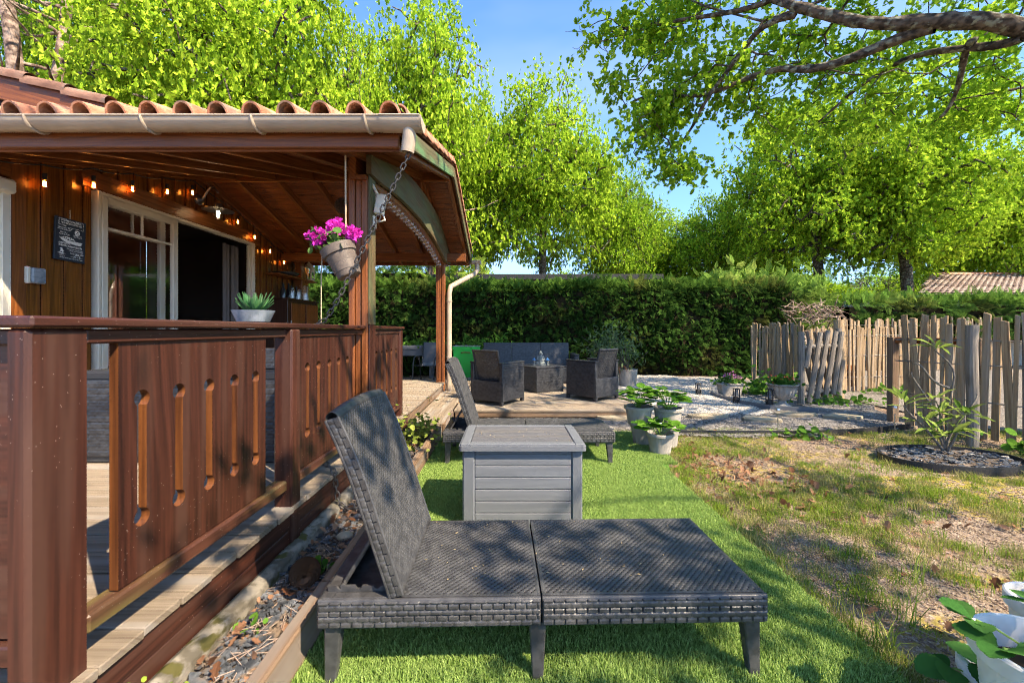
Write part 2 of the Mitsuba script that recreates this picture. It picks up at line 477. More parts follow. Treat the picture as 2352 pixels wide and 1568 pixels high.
# yard grass: tufts of thin blades, straw coloured and green
for k in range(4):
    dry = k % 2
    c0, c1 = (A((0.09, 0.15, 0.015)), A((0.30, 0.42, 0.05))) if not dry else (A((0.16, 0.17, 0.04)), A((0.50, 0.46, 0.20)))
    m = blades(46, 0.20, 0.075 + 0.03 * (k // 2), 0.0048, rg, c0, c1, 0.9, 2)
    m.v[:, :2] *= 1.0
    scene[f'yard_patch_{k}'] = {'type': 'shapegroup', 'blades': shape(m, 'leaf')}
cnt = 0
for _ in range(8000):
    y = rg.uniform(1.2, 6.2)
    x = rg.uniform(1.55, 1.3 * y + 1.5)
    if turf_poly.contains(Point(x, y)) or ((x - 5.06) / 0.76) ** 2 + ((y - 4.75) / 0.5) ** 2 < 1:
        continue
    d = meshkit.fbm(A([x * 0.75 + 4, y * 1.1, 2.0]), 3, 8)
    edge = turf_poly.distance(Point(x, y)) < 0.14
    if edge and rg.random() < 0.8 or rg.random() < (d - 0.36) * 3.0 * min(1, max(.22, (y - 1.9) / 1.6)):
        cnt += 1
        g = 0.5 + (x / 7) * 0.1
        kk = rg.choice(4, p=[0.34, 0.22, 0.22, 0.22])
        instance(f'yard_grass__{cnt:03d}', f'yard_patch_{kk}', (x, y, -0.03), rg.uniform(0, 360), rg.uniform(0.45, 1.1) * (0.8 if edge else 0.75))
lab('yard_grass', 'thin green and straw coloured grass tufts scattered over the bare yard', 'grass', None, 'stuff')

# crumbs of soil, small stones and straw lying on the bare parts
def pebbles(n, size, r0, r1, rng):
    t = trimesh.creation.icosphere(0)
    out_v, out_f = [], []
    for i in range(n):
        s = rng.uniform(r0, r1) * A([1, rng.uniform(0.6, 1), rng.uniform(0.4, 0.7)])
        a = rng.uniform(0, 6.3)
        Rm = A([[math.cos(a), -math.sin(a), 0], [math.sin(a), math.cos(a), 0], [0, 0, 1]])
        out_v.append((t.vertices * (1 + rng.uniform(-0.15, 0.15, (12, 1))) * s) @ Rm.T + [rng.uniform(-size / 2, size / 2), rng.uniform(-size / 2, size / 2), s[2] * 0.5])
        out_f.append(t.faces + 12 * i)
    return M(np.vstack(out_v), np.vstack(out_f))


patchy('crumb', (0.10, 0.07, 0.05), (0.30, 0.24, 0.18), 60, 0.9, 0.2)
for k in range(2):
    scene[f'crumb_patch_{k}'] = {'type': 'shapegroup', 'crumbs': shape(pebbles(330, 0.5, 0.003, 0.010, rg), 'crumb')}
    m = blades(150, 0.52, 0.010, 0.0035, rg, A((0.16, 0.09, 0.045)), A((0.50, 0.38, 0.19)), 7.0, 2)
    scene[f'straw_patch_{k}'] = {'type': 'shapegroup', 'straw': shape(m, 'leaf')}
c_ = 0
for x in np.arange(1.75, 7.5, 0.42):
    for y in np.arange(1.35, 5.9, 0.42):
        if x > 1.35 * y + 1.4 or turf_poly.buffer(.1).contains(Point(x, y)) or (abs(x - 5.06) < .9 and abs(y - 4.75) < .6):
            continue
        c_ += 1
        z_ = float(-0.035 + 0.05 * (meshkit.fbm(A([x * 0.9, y * 0.9, 0.0]), 4, 3) - 0.5)) + .001
        instance(f'soil_crumbs__{c_:03d}', f'crumb_patch_{c_ % 2}', (x, y, z_), rg.uniform(0, 360))
        instance(f'dry_straw__{c_:03d}', f'straw_patch_{c_ % 2}', (x, y, z_ + .003), rg.uniform(0, 360))
lab('soil_crumbs', 'small crumbs of soil and grit on the bare yard', 'grit', None, 'stuff')
lab('dry_straw', 'dry straw and pine needles lying on the bare yard', 'straw', None, 'stuff')

# gravel
white_poly = Polygon([(2.36, 6.95), (3.2, 7.15), (4.55, 7.5), (5.05, 8.5), (5.3, 9.8), (6.0, 11.0), (6.6, 13.2), (2.2, 13.4), (2.34, 11.0)])
grey_poly = Polygon([(-0.9, 6.02), (1.95, 6.02), (3.9, 5.95), (5.3, 6.1), (6.3, 6.4), (7.0, 8.0), (7.1, 10.0), (6.9, 13.2), (6.6, 13.2), (6.0, 11.0), (5.3, 9.8), (5.05, 8.5), (4.55, 7.5), (3.2, 7.15), (2.36, 6.93), (-0.9, 6.93)])
drive_poly = Polygon([(7.3, 6.5), (8.5, 3.0), (30, 3.0), (30, 22), (9, 22), (7.5, 12)])
put('white_gravel_bed', sheet(white_poly, 0.0), 'gravel_white', kind='structure', label='white gravel beside the low deck')
put('gravel_path', sheet(grey_poly, 0.004), 'gravel_grey', kind='structure', label='dark grey gravel path with stepping stones')
put('driveway', sheet(drive_poly, -0.012), 'gravel_grey', kind='structure', label='grey gravel drive beyond the paling fence')


scene['pebble_patch_white'] = {'type': 'shapegroup', 'stones': shape(pebbles(420, 0.62, 0.018, 0.034, rg), 'pebble_white')}
scene['pebble_patch_grey'] = {'type': 'shapegroup', 'stones': shape(pebbles(700, 0.62, 0.009, 0.019, rg), 'pebble_grey')}
for nm, poly, gp, z in (('white_pebbles', white_poly, 'pebble_patch_white', 0.0), ('grey_pebbles', grey_poly, 'pebble_patch_grey', 0.003)):
    x0, y0, x1, y1 = poly.bounds
    c = 0
    for x in np.arange(x0 + 0.2, x1, 0.5):
        for y in np.arange(y0 + 0.2, y1, 0.5):
            if poly.buffer(-0.12).contains(Point(x, y)):
                for r_ in range(2):
                    c += 1
                    instance(f'{nm}__{c:03d}', gp, (x + rg.uniform(-.05, .05), y + rg.uniform(-.05, .05), z), rg.uniform(0, 360))
lab('white_pebbles', 'loose white gravel stones beside the low deck', 'gravel', None, 'stuff')
lab('grey_pebbles', 'loose dark grey gravel stones around the stepping stones', 'gravel', None, 'stuff')


def slab_stone(cx, cy, rx, ry, rng, h=0.055):
    a = np.linspace(0, 2 * np.pi, 22)[:-1]
    r = 1 + 0.10 * np.sin(2 * a + rng.uniform(0, 6)) + 0.07 * np.sin(3 * a + rng.uniform(0, 6)) + 0.03 * rng.normal(size=21)
    p = np.stack([cx + rx * r * np.cos(a), cy + ry * r * np.sin(a)], 1)
    top = p * 0.97 + 0.03 * A([cx, cy])
    n = len(p)
    v = np.vstack([np.c_[p, np.full(n, 0.0)], np.c_[p, np.full(n, h - 0.012)], np.c_[top, np.full(n, h)], [[cx, cy, h + 0.004]]])
    k = np.arange(n)
    l = (k + 1) % n
    f = np.vstack([np.stack([k, l, l + n], 1), np.stack([k, l + n, k + n], 1), np.stack([k + n, l + n, l + 2 * n], 1), np.stack([k + n, l + 2 * n, k + 2 * n], 1), np.stack([k + 2 * n, l + 2 * n, 0 * k + 3 * n], 1)])
    return M(v, f)


for (x, y, rx, ry, w) in ((1.75, 6.95, .28, .17, 'at the corner of the low deck'), (3.40, 7.05, .33, .16, 'just right of the stacked strawberry pots'), (4.15, 6.80, .28, .20, 'left of the middle solar stake light'), (4.98, 7.18, .32, .17, 'directly in front of the ribbed urn'), (5.65, 7.0, .32, .17, 'nearest the paling fence')):
    put('stepping_stone', slab_stone(x, y, rx, ry, rg), 'stone_pale', 25, 'beige stepping stone in grey gravel, ' + w, 'stepping stone', 'stepping stones in the gravel path')

# edging strips


def ribbon(pts, z0, z1, t=0.012):
    from shapely.geometry import LineString
    return move(prism(LineString(pts).buffer(t / 2, cap_style=2), z1 - z0), (0, 0, z0))


put('gravel_edging', ribbon([(1.98, 5.98), (3.0, 5.95), (4.2, 5.94), (5.2, 6.08), (6.2, 6.38)], -0.04, 0.05, 0.02), 'black_edge', False, 'thin black plastic strip between the grey gravel and the yard', 'lawn edging')
put('gravel_edging', ribbon([(4.6, 9.4), (4.65, 8.3), (4.9, 7.75), (5.55, 7.42)], -0.02, 0.09, 0.03), 'plastic_grey', False, 'grey plastic strip edging the white gravel beside the low planter', 'lawn edging')

# slate bed, kerb, timber
put('slate_bed', box((-1.32, 0.6, -0.05), (-0.96, 5.75, 0.085)), 'slate_dust', kind='structure', label='narrow bed of slate chips and dead leaves along the deck')
hgt = lambda n_: 0.0


def chips(n, rng, lo, hi, yb, xr, z):
    out = []
    for i in range(n):
        k = rng.integers(5, 8)
        a = np.sort(rng.uniform(0, 2 * np.pi, k) * 0.35 + np.arange(k) * 2 * np.pi / k * 0.65 + 0)
        r = rng.uniform(lo, hi)
        p = np.stack([np.cos(a) * r * rng.uniform(.7, 1.1, k), np.sin(a) * r * rng.uniform(.45, .8), 0 * a], 1)
        h = rng.uniform(0.004, 0.010)
        v = np.vstack([p, p * [0.92, 0.92, 1] + [0, 0, h]])
        j = np.arange(k)
        l = (j + 1) % k
        f = [np.stack([j, l, l + k], 1), np.stack([j, l + k, j + k], 1), np.stack([0 * j[1:-1] + k, j[1:-1] + k, j[1:-1] + k + 1], 1)]
        Rm = rot([0, 0, 1], rng.uniform(0, 360)) @ rot([rng.normal(), rng.normal(), 0.01], rng.uniform(0, 22))
        y = yb(rng)
        x = rng.uniform(*xr)
        out.append(M(v @ Rm.T + [x, y, z + rng.uniform(0, 0.022)], np.vstack(f)))
    return out


for m in chips(120, rg, 0.022, 0.042, lambda r: r.uniform(1.5, 2.5), (-1.28, -0.99), 0.088):
    put('slate_bed__slate_chip', m, 'slate')
put('slate_bed__small_chips', cat(chips(2600, rg, 0.010, 0.026, lambda r: 1.0 + 4.7 * r.uniform() ** 1.4, (-1.30, -0.98), 0.084)), 'slate', kind='stuff')
kerb = box((-1.385, 0.6, -0.1), (-1.30, 5.6, 0.15), 0.02)
ys = np.linspace(0.6, 5.6, 120)
prof = [(-1.385, -0.1), (-1.385, 0.15), (-1.36, 0.155), (-1.315, 0.15), (-1.298, 0.13), (-1.292, -0.1)]
P = np.array([[[x, y, z] for (x, z) in prof] for y in ys])
P += (meshkit.noise(P * 14, 3)[..., None] - 0.5) * A([0.018, 0, 0.022])
put('concrete_kerb', grid(P), 'concrete', True, 'rough mossy concrete kerb along the foot of the deck', 'kerb')
t = thing('timber_edging', 'weathered timber sleepers edging the slate bed beside the turf', 'timber edging')
for (y0, y1) in ((0.6, 2.16), (2.17, 3.9), (3.91, 5.70)):
    put(t + '__plank', box((-0.985, y0, -0.05), (-0.916, y1, 0.19), 0.008), 'wood_timber')

# ---------------------------------------------------------------- deck, step, low platform
XW = -4.9
t = thing('terrace_deck', 'raised plank deck of the chalet under the tiled porch', 'deck')
y = 1.20
rd = np.random.default_rng(5)
while y < 9.2:
    w = 0.172
    put(t + '__plank', box((XW + 0.02, y, 0.345), (-1.362 + rd.uniform(-.008, .008), y + w, 0.38 + rd.uniform(-.002, .002)), 0.005), 'wood_deck')
    y += w + 0.006
put(t + '__joists', cat([box((x - .03, 1.25, 0.1), (x + .03, 9.15, 0.343)) for x in np.arange(-4.7, -1.5, 0.6)]), 'wood_timber')
put(t + '__fascia', box((-1.41, 1.2, 0.235), (-1.384, 5.72, 0.343), 0.004), 'wood_rail', label='dark stained upper fascia board')
put(t + '__fascia', box((-1.41, 1.2, 0.12), (-1.388, 5.72, 0.231), 0.004), 'wood_rail', label='dark stained lower fascia board')
put(t + '__fascia', box((-1.41, 5.73, 0.20), (-1.385, 7.5, 0.343), 0.004), 'wood_timber')
put(t + '__fascia', box((-1.41, 7.51, 0.20), (-1.385, 9.2, 0.343), 0.004), 'wood_timber')

t = thing('boardwalk_step', 'low plank step between the chalet deck and the low deck', 'step')
for i, (x0, x1) in enumerate(((-1.378, -1.26), (-1.254, -1.10), (-1.094, -0.925))):
    put(t + '__plank', box((x0, 5.76, 0.165), (x1, 11.3, 0.20 + 0.001 * i), 0.005), 'wood_deck')
put(t + '__fascia', box((-0.957, 5.77, 0.0), (-0.928, 6.94, 0.163), 0.004), 'wood_timber')
put(t + '__riser', box((-1.37, 5.775, 0.0), (-0.96, 5.80, 0.163), 0.004), 'wood_timber')
for y in (5.79, 6.6):
    put(t + '__post', cbox((-0.905, y, 0.09), (0.045, 0.07, 0.20)), 'wood_timber')
t = thing('low_deck', 'low weathered plank deck carrying the wicker lounge set', 'deck')
y = 6.95
while y < 11.7:
    put(t + '__plank', box((-0.92, y, 0.115), (2.33, y + 0.172, 0.15 + rd.uniform(-.002, .002)), 0.005), 'wood_deck')
    y += 0.178
put(t + '__fascia', box((-0.90, 6.965, 0.03), (2.31, 6.99, 0.113), 0.004), 'wood_timber')
put(t + '__fascia', box((2.285, 6.995, 0.02), (2.31, 11.6, 0.113), 0.004), 'wood_timber')

# ---------------------------------------------------------------- railing
rr = thing('porch_railing', 'dark red brown wooden porch railing with keyhole cut panels', 'railing')
KZ0, KZ1 = 0.777, 1.235


def keyhole(y):
    c0, c1 = Point(y, KZ0).buffer(0.034, 10), Point(y, KZ1).buffer(0.034, 10)
    return unary_union([c0, c1, sbox(y - 0.0205, KZ0, y + 0.0205, KZ1)])


def panel(y0, y1, holes, x=-1.453):
    p = sbox(y0, 0.552, y1, 1.462).difference(unary_union([keyhole(h) for h in holes]))
    m = prism(p, 0.033)
    # polygon (y, z) extruded in x
    v = np.stack([m.v[:, 2] + x, m.v[:, 0], m.v[:, 1]], 1)
    uv = np.stack([m.v[:, 1], m.v[:, 0] + m.v[:, 2]], 1)
    nrm = np.abs(np.cross(v[m.f[:, 1]] - v[m.f[:, 0]], v[m.f[:, 2]] - v[m.f[:, 0]]))
    side = nrm[:, 0] < 1e-9
    f2 = m.f[:, [0, 1, 2]]
    return M(v, f2[~side], uv + R0.uniform(0, 9, 2)), M(v, f2[side], uv)


for (y0, y1, holes, wd) in ((1.505, 2.418, (1.603, 1.783, 1.962, 2.144, 2.322), 'wood_rail'), (2.80, 3.74, (2.92, 3.094, 3.279, 3.459, 3.646), 'wood_rail'), (4.33, 5.31, (4.446, 4.636, 4.818, 5.015, 5.22), 'wood_rail')):
    face, cut = panel(y0, y1, holes)
    k = put(rr + '__panel', face, wd)
    put(k + '__cut_edge', cut, 'wood_cut', label='orange sawn edges of the keyhole slots')
for (x0, x1, y0, y1, z0, z1) in ((-1.462, -1.392, 1.197, 1.377, 0.0, 1.505), (-1.49, -1.372, 2.62, 2.735, 0.10, 1.505), (-1.48, -1.40, 5.36, 5.48, 0.10, 1.505)):
    put(rr + '__post', box((x0, y0, z0), (x1, y1, z1), 0.012), 'wood_rail')
for (y0, y1) in ((1.379, 2.618), (2.737, 3.985), (4.18, 5.358)):
    put(rr + '__top_rail', box((-1.475, y0, 1.452), (-1.407, y1, 1.502), 0.006), 'wood_rail')
    put(rr + '__bottom_rail', box((-1.485, y0, 0.482), (-1.40, y1, 0.546), 0.008), 'wood_rail_mossy', label='weathered lower rail with moss')
put(rr + '__cap', box((-1.56, 1.19, 1.507), (-1.372, 3.985, 1.541), 0.007), 'wood_rail')
put(rr + '__cap', box((-1.55, 4.18, 1.507), (-1.38, 5.50, 1.541), 0.007), 'wood_rail')
put(rr + '__cap', box((-3.2, 1.18, 1.507), (-1.565, 1.38, 1.545), 0.007), 'wood_rail')
put(rr + '__post', box((-1.535, 3.76, 0.38), (-1.44, 3.82, 1.40), 0.006), 'wood_rail')
put(rr + '__panel', box((-3.1, 1.262, 0.552), (-1.50, 1.295, 1.462)), 'wood_rail')
put(rr + '__top_rail', box((-3.2, 1.24, 1.452), (-1.466, 1.31, 1.502)), 'wood_rail')
put(rr + '__bottom_rail', box((-3.2, 1.24, 0.482), (-1.466, 1.32, 0.546)), 'wood_rail')

# ---------------------------------------------------------------- porch
ZE, SL, YE, YR, YF = 3.15, 0.28, 3.45, 6.55, 9.65


def roof_z(y):
    return ZE + SL * ((y - YE) if y <= YR else (YF - y))


po = thing('porch', 'timber porch with curved gable truss, clay tile roof and beige gutter', 'porch')


def post(y0, y1, z0, wd='wood_post'):
    k = put(po + '__post', box((-1.485, y0 + 0.02, z0), (-1.425, y1 - 0.02, 3.0), 0.006), wd)
    put(k + '__board', box((-1.547, y0, z0), (-1.488, y1, 3.15), 0.008), wd)
    put(k + '__board', box((-1.422, y0, z0), (-1.362, y1, 2.99), 0.008), wd)
    return k


k = post(3.99, 4.175, 0.09)
for n_, (a, b) in enumerate(((3.99, 4.175),)):
    put(k + '__board', box((-1.358, a + 0.003, 1.55), (-1.340, b - 0.003, 2.99), 0.004), 'wood_green', label='weathered greenish outer board of the post')
put(k + '__board', box((-1.358, 3.993, 0.09), (-1.340, 4.172, 1.545), 0.004), 'wood_rail', label='dark stained lower outer board')
post(8.80, 8.96, 0.18)
put(po + '__post', cbox((-4.72, 9.35, 1.9), (0.16, 0.16, 3.0)), 'wood_beam')
# curved truss boards
up_y = [3.95, 4.6, 5.243, 5.85, 6.446, 7.15, 7.848, 8.4, 8.96, 9.35]
up_z = [3.17, 3.34, 3.498, 3.575, 3.617, 3.63, 3.61, 3.52, 3.39, 3.16]
lo_y = [9.35, 9.05, 8.75, 8.1, 7.5, 6.98, 6.3, 5.85, 5.2, 4.84, 4.4, 4.18, 3.95]
lo_z = [2.98, 2.96, 2.90, 3.03, 3.10, 3.13, 3.15, 3.144, 3.115, 3.085, 3.035, 2.99, 2.99]


def yz_prism(poly, x, d, uvrot=False):
    m = prism(poly, d)
    v = np.stack([m.v[:, 2] + x, m.v[:, 0], m.v[:, 1]], 1)
    return M(v, m.f, np.stack([m.v[:, 0], m.v[:, 1] + m.v[:, 2]], 1) + R0.uniform(0, 9, 2))


from scipy.interpolate import CubicSpline
yy = np.linspace(3.95, 9.35, 40)
upz = CubicSpline(up_y, up_z)(yy)
lz = np.interp(yy, lo_y[::-1], lo_z[::-1])
lz = np.convolve(np.pad(lz, 2, mode='edge'), np.ones(5) / 5, 'valid')
put(po + '__arch', yz_prism(Polygon(list(zip(yy, upz)) + list(zip(yy[::-1], lz[::-1]))), -1.36, 0.05), 'wood_green', label='broad curved gable board, weathered green')
put(po + '__arch', yz_prism(Polygon(list(zip(yy, upz - 0.02)) + list(zip(yy[::-1], lz[::-1] - 0.05))), -1.52, 0.06), 'wood_beam', label='inner curved gable board')
put(po + '__arch', yz_prism(Polygon(list(zip(yy, lz - 0.01)) + list(zip(yy[::-1], lz[::-1] - 0.055))), -1.455, 0.09), 'wood_beam')
# rafters, ridge, purlin beams
for x in (-4.86, -4.33, -3.70, -3.10, -2.48, -1.90, -1.39, -0.955):
    for a, b in ((YE + 0.02, YR - 0.03), (YF - 0.02, YR + 0.03)):
        z0, z1 = roof_z(a) - 0.095, roof_z(b) - 0.095
        put(po + '__rafter', beam((x, a, z0), (x, b, z1), 0.065, 0.11, 0.005), 'wood_beam')
put(po + '__ridge_beam', box((-4.88, YR - 0.028, 3.84), (-0.93, YR + 0.028, 3.985)), 'wood_beam')
put(po + '__king_post', box((-1.44, YR - 0.05, 3.55), (-1.375, YR + 0.05, 3.838)), 'wood_beam')
put(po + '__fascia', box((-5.2, YE - 0.045, 3.0), (-0.905, YE - 0.005, 3.165), 0.006), 'wood_beam', label='brown fascia board behind the gutter')
put(po + '__fascia', box((-5.2, YF + 0.005, 3.0), (-0.905, YF + 0.045, 3.165), 0.006), 'wood_beam')
put(po + '__fascia', box((-5.2, YE - 0.002, 2.985), (-0.905, YE + 0.016, 3.05), 0.004), 'wood_post')
put(po + '__eave_batten', box((-5.2, YE - 0.03, 3.17), (-0.905, YE + 0.01, 3.235), 0.004), 'wood_beam')
put(po + '__beam', box((-4.86, 8.82, 2.96), (-0.92, 8.94, 3.13), 0.006), 'wood_beam')
# soffit planks on both slopes
for y0, y1, sg in ((YE, YR, 1), (YF, YR, -1)):
    n = 22
    ys = np.linspace(y0, y1, n + 1)
    for a, b in zip(ys[:-1], ys[1:]):
        e = 0.003 * sg
        put(po + '__soffit__plank', beam((-5.2, (a + b) / 2, (roof_z(a) + roof_z(b)) / 2 - 0.022), (-0.89, (a + b) / 2, (roof_z(a) + roof_z(b)) / 2 - 0.022), abs(b - a) * 1.04 - 0.005, 0.022, 0.004, up=(0, -SL * sg, 1)), 'wood_soffit')
lab(po + '__soffit', 'red brown planks under the tiles')
# barge boards
put(po + '__barge_board', beam((-0.872, YE + 0.0, roof_z(YE) - 0.03), (-0.872, YR, roof_z(YR) - 0.03), 0.028, 0.16), 'wood_barge', label='weathered green barge board')
put(po + '__barge_board', beam((-0.872, YF, roof_z(YF) - 0.03), (-0.872, YR, roof_z(YR) - 0.03), 0.028, 0.16), 'wood_green')


# tiles: a flat pan and a high roll
def tile_mesh(L=0.43, w=0.281, r=0.088, taper=0.88):
    a = np.linspace(np.pi, 0, 11)
    top = [(0.0, 0.012), (0.03, 0.008), (0.08, 0.008)] + [(0.185 - r * math.cos(np.pi - x) * 1.0, 0.012 + 0.118 * math.sin(x)) for x in a] + [(w + 0.012, 0.004)]
    top = np.array(top)
    th = 0.014
    d = np.gradient(top, axis=0)
    nrm = np.stack([-d[:, 1], d[:, 0]], 1) / np.linalg.norm(d, axis=1, keepdims=True)
    bot = top - nrm * th
    ring = np.vstack([top, bot[::-1]])
    out = []
    for s, k in ((0, 1.0), (0.5, 0.95), (1, taper)):
        c = A([0.15, 0.0])
        rr_ = (ring - c) * k + c
        out.append(np.c_[rr_[:, 0], np.full(len(ring), s * L), rr_[:, 1]])
    P = np.stack(out)
    n = len(ring)
    i = np.arange(3 * n).reshape(3, n)
    f = []
    for a_ in range(2):
        x, y_ = i[a_], np.roll(i[a_], -1)
        u, v = i[a_ + 1], np.roll(i[a_ + 1], -1)
        f += [np.stack([x, y_, v], 1), np.stack([x, v, u], 1)]
    m = len(top)
    for e, row in ((0, i[0]), (1, i[2])):
        for j in range(m - 1):
            q = [row[j], row[j + 1], row[n - 2 - j], row[n - 1 - j]]
            f.append(np.array([[q[0], q[1], q[2]], [q[0], q[2], q[3]]]))
    return M(P.reshape(-1, 3), np.vstack(f))


tm = tile_mesh()
tilt = math.degrees(math.atan(SL))
near_t = move(tm, R=rot([1, 0, 0], tilt + 1.5))
tv = [shape(M(near_t.v + R0.normal(0, 0.0012, near_t.v.shape), near_t.f), b, 40) for b in ('tile_clay', 'tile_clay', 'tile_old', 'tile_clay')]
lab(po + '__roof', 'terracotta clay tile roof')
for r_ in range(8):
    y = YE - 0.055 + r_ * 0.385
    for c in range(16):
        x = -1.158 - c * 0.2812 + rd.uniform(-.006, .006)
        copy(po + '__roof__tile', tv[0 if r_ == 0 else rd.integers(4)], (x, y, roof_z(max(y, YE)) + 0.10 + (y - YE if y < YE else 0) * SL * 1.0 + rd.uniform(0, .006)), rz=rd.normal() * 0.9)
far = []
for r_ in range(8):
    y = YF + 0.055 - r_ * 0.385
    for c in range(16):
        x = -1.158 - c * 0.2812
        mm = move(tm, R=rot([0, 0, 1], 180) @ rot([1, 0, 0], tilt + 1.5))
        mm = move(mm, (x + 0.281, y, roof_z(min(y, YF)) + 0.10))
        if c == 0:
            put(po + '__roof__tile', mm, 'tile_old', 40)
        else:
            far.append(mm)
put(po + '__roof__tile_courses', M(cat(far).v, cat(far).f), 'tile_clay', 40, kind='stuff')
for k in range(9):
    x = -0.86 - k * 0.46
    a = np.linspace(-0.15, np.pi + 0.15, 13)
    P = np.stack([np.stack([np.full(13, x - s * 0.5), YR + (0.15 - .015 * s) * np.cos(a), 4.05 + 0.012 * (1 - s) + (0.175 - .015 * s) * np.sin(a)], -1) for s in (0, 1)])
    Q = np.stack([np.stack([np.full(13, x - s * 0.5), YR + (0.136 - .015 * s) * np.cos(a), 4.05 + 0.012 * (1 - s) + (0.161 - .015 * s) * np.sin(a)], -1) for s in (0, 1)])
    rim = np.stack([P[0], Q[0]])
    put(po + '__roof__ridge_tile', cat([grid(P), grid(Q), grid(rim)]), 'tile_clay', 40)
# rake tiles along the gable edge (overlapping half rounds lying on the barge board)
for sg, y0 in ((1, YE - 0.05), (-1, YF + 0.05)):
    for k in range(8):
        y = y0 + sg * k * 0.385
        a = np.linspace(-0.35, np.pi * 0.5, 9)
        yb = y + sg * 0.42
        za, zb = ZE + SL * abs(y - y0) + 0.135, ZE + SL * abs(yb - y0) + 0.105
        P = np.stack([np.stack([-0.905 + 0.075 * np.cos(a), np.full(9, q), z_ + 0.075 * np.sin(a)], -1) for q, z_ in ((y, za), (yb, zb))])
        Q = np.stack([np.stack([-0.905 + 0.062 * np.cos(a), np.full(9, q), z_ + 0.062 * np.sin(a)], -1) for q, z_ in ((y, za), (yb, zb))])
        put(po + '__roof__rake_tile', cat([grid(P), grid(Q), grid(np.stack([P[0], Q[0]]))]), 'tile_clay', 40)

# gutter, brackets, outlet
gy, gz, gr = 3.335, 3.185, 0.088


def gutter_shell(x0, x1, r, y=gy, z=gz):
    a = np.linspace(np.pi, 2 * np.pi, 15)
    xs = np.linspace(x0, x1, 3)
    o = np.stack([np.stack([np.full(15, x), y + r * np.cos(a), z + r * np.sin(a)], -1) for x in xs])
    i_ = np.stack([np.stack([np.full(15, x), y + (r - .006) * np.cos(a), z + (r - .006) * np.sin(a)], -1) for x in xs])
    return cat([grid(o), grid(i_)] + [tube([(x0, y + s * r, z), (x1, y + s * r, z)], 0.009, 8) for s in (-1, 1)])


gk = put(po + '__gutter', M(gutter_shell(-5.4, -1.02, gr).v, gutter_shell(-5.4, -1.02, gr).f), 'gutter_beige', 50, label='beige half round gutter along the eave')
sl = cat([gutter_shell(-1.019, -0.70, gr + 0.005), prism(Polygon([(gy + .093 * math.cos(a), gz + .093 * math.sin(a)) for a in np.linspace(np.pi, 2 * np.pi, 16)]), 0.012)])
put(gk + '__end_piece', M(gutter_shell(-1.019, -0.70, gr + 0.005).v, gutter_shell(-1.019, -0.70, gr + 0.005).f), 'gutter_beige', 50)
m = prism(Polygon([(gy + .094 * math.cos(a), gz + .094 * math.sin(a)) for a in np.linspace(np.pi, 2 * np.pi, 18)]), 0.012)
put(gk + '__end_cap', M(np.stack([m.v[:, 2] - 0.70, m.v[:, 0], m.v[:, 1]], 1), m.f), 'gutter_beige', 30)
for u in (85, 345, 592, 845):
    x = (u - CU) * 3.335 / F
    if x < -1.03:
        a = np.linspace(np.pi * 0.99, np.pi * 1.97, 12)
        put(gk + '__bracket', cat([tube(np.stack([np.full(12, x) + 0.03 * np.linspace(0, 1, 12), gy + (gr + .006) * np.cos(a), gz + (gr + .008) * np.sin(a)], 1), 0.011, 6)]), 'gutter_beige', 40)
put(po + '__outlet', cat([tube([(-0.80, gy, gz - 0.07), (-0.80, gy, gz - 0.12), (-0.805, gy + .012, gz - 0.15), (-0.82, gy + .02, gz - 0.25)], [0.052, 0.052, 0.055, 0.052], 20, False)]), 'gutter_beige', 40, label='beige elbow outlet under the gutter end')
# far gutter and its downpipe
fy = YF + 0.12
gs = gutter_shell(-5.2, -0.66, 0.085, fy, 3.12)
k2 = put(po + '__gutter', M(gs.v, gs.f), 'gutter_beige', 50, label='gutter end at the far eave')
put(k2 + '__end_cap', cbox((-0.655, fy, 3.08), (0.012, 0.16, 0.09)), 'gutter_beige')
put(po + '__downpipe', tube([(-0.74, fy, 3.06), (-0.74, fy, 2.90), (-0.80, fy - .1, 2.80), (-1.10, 9.15, 2.55), (-1.245, 8.93, 2.43), (-1.27, 8.87, 2.30), (-1.27, 8.86, 1.2), (-1.27, 8.86, 0.19)], 0.056, 16), 'gutter_beige', 40, label='beige downpipe beside the far post')
for z in (0.9, 2.1):
    put(po + '__pipe_clip', tube([(-1.27, 8.86, z), (-1.27, 8.86, z + 0.025)], 0.062, 16), 'gutter_beige', 40)

# ---------------------------------------------------------------- chalet
ch = thing('chalet', 'brown board clad wooden chalet with white sliding door', 'chalet')


def wall_piece(y0, y1, z0, z1=None):
    if z1 is None:
        ys = sorted({y0, y1} | ({YR} if y0 < YR < y1 else set()))
        poly = Polygon([(y0, z0)] + [(y1, z0)] + [(y, roof_z(y) - 0.045) for y in ys[::-1]])
    else:
        poly = sbox(y0, z0, y1, z1)
    return yz_prism(poly, -5.05, 0.12)


DY0, DY1, DZ = 4.885, 7.93, 3.15
put(ch + '__wall', cat([wall_piece(3.46, DY0, 0.2), wall_piece(DY0, DY1, DZ), wall_piece(DY1, 10.2, 0.2)]), 'wood_dark')
yb, k = 4.19, 0
rw = np.random.default_rng(4)
while yb < 10.1:
    w = (0.125 if k % 2 == 0 else 0.075) * rw.uniform(.85, 1.2)
    a, b = yb, min(yb + w, 10.1)
    z0 = 0.382 if (b < DY0 + 0.02 or a > DY1 - 0.02) else 3.37
    poly = Polygon([(a, z0), (b - 0.004, z0), (b - 0.004, roof_z(b) - 0.05), (a, roof_z(a) - 0.05)])
    m = yz_prism(poly, -4.93 + (0.026 if k % 2 else 0.0), 0.022)
    put(ch + '__wall__board', M(m.v, m.f, np.stack([m.v[:, 2], m.v[:, 1] + m.v[:, 0]], 1) + R0.uniform(0, 30, 2)), 'wood_wall')
    yb += w
    k += 1
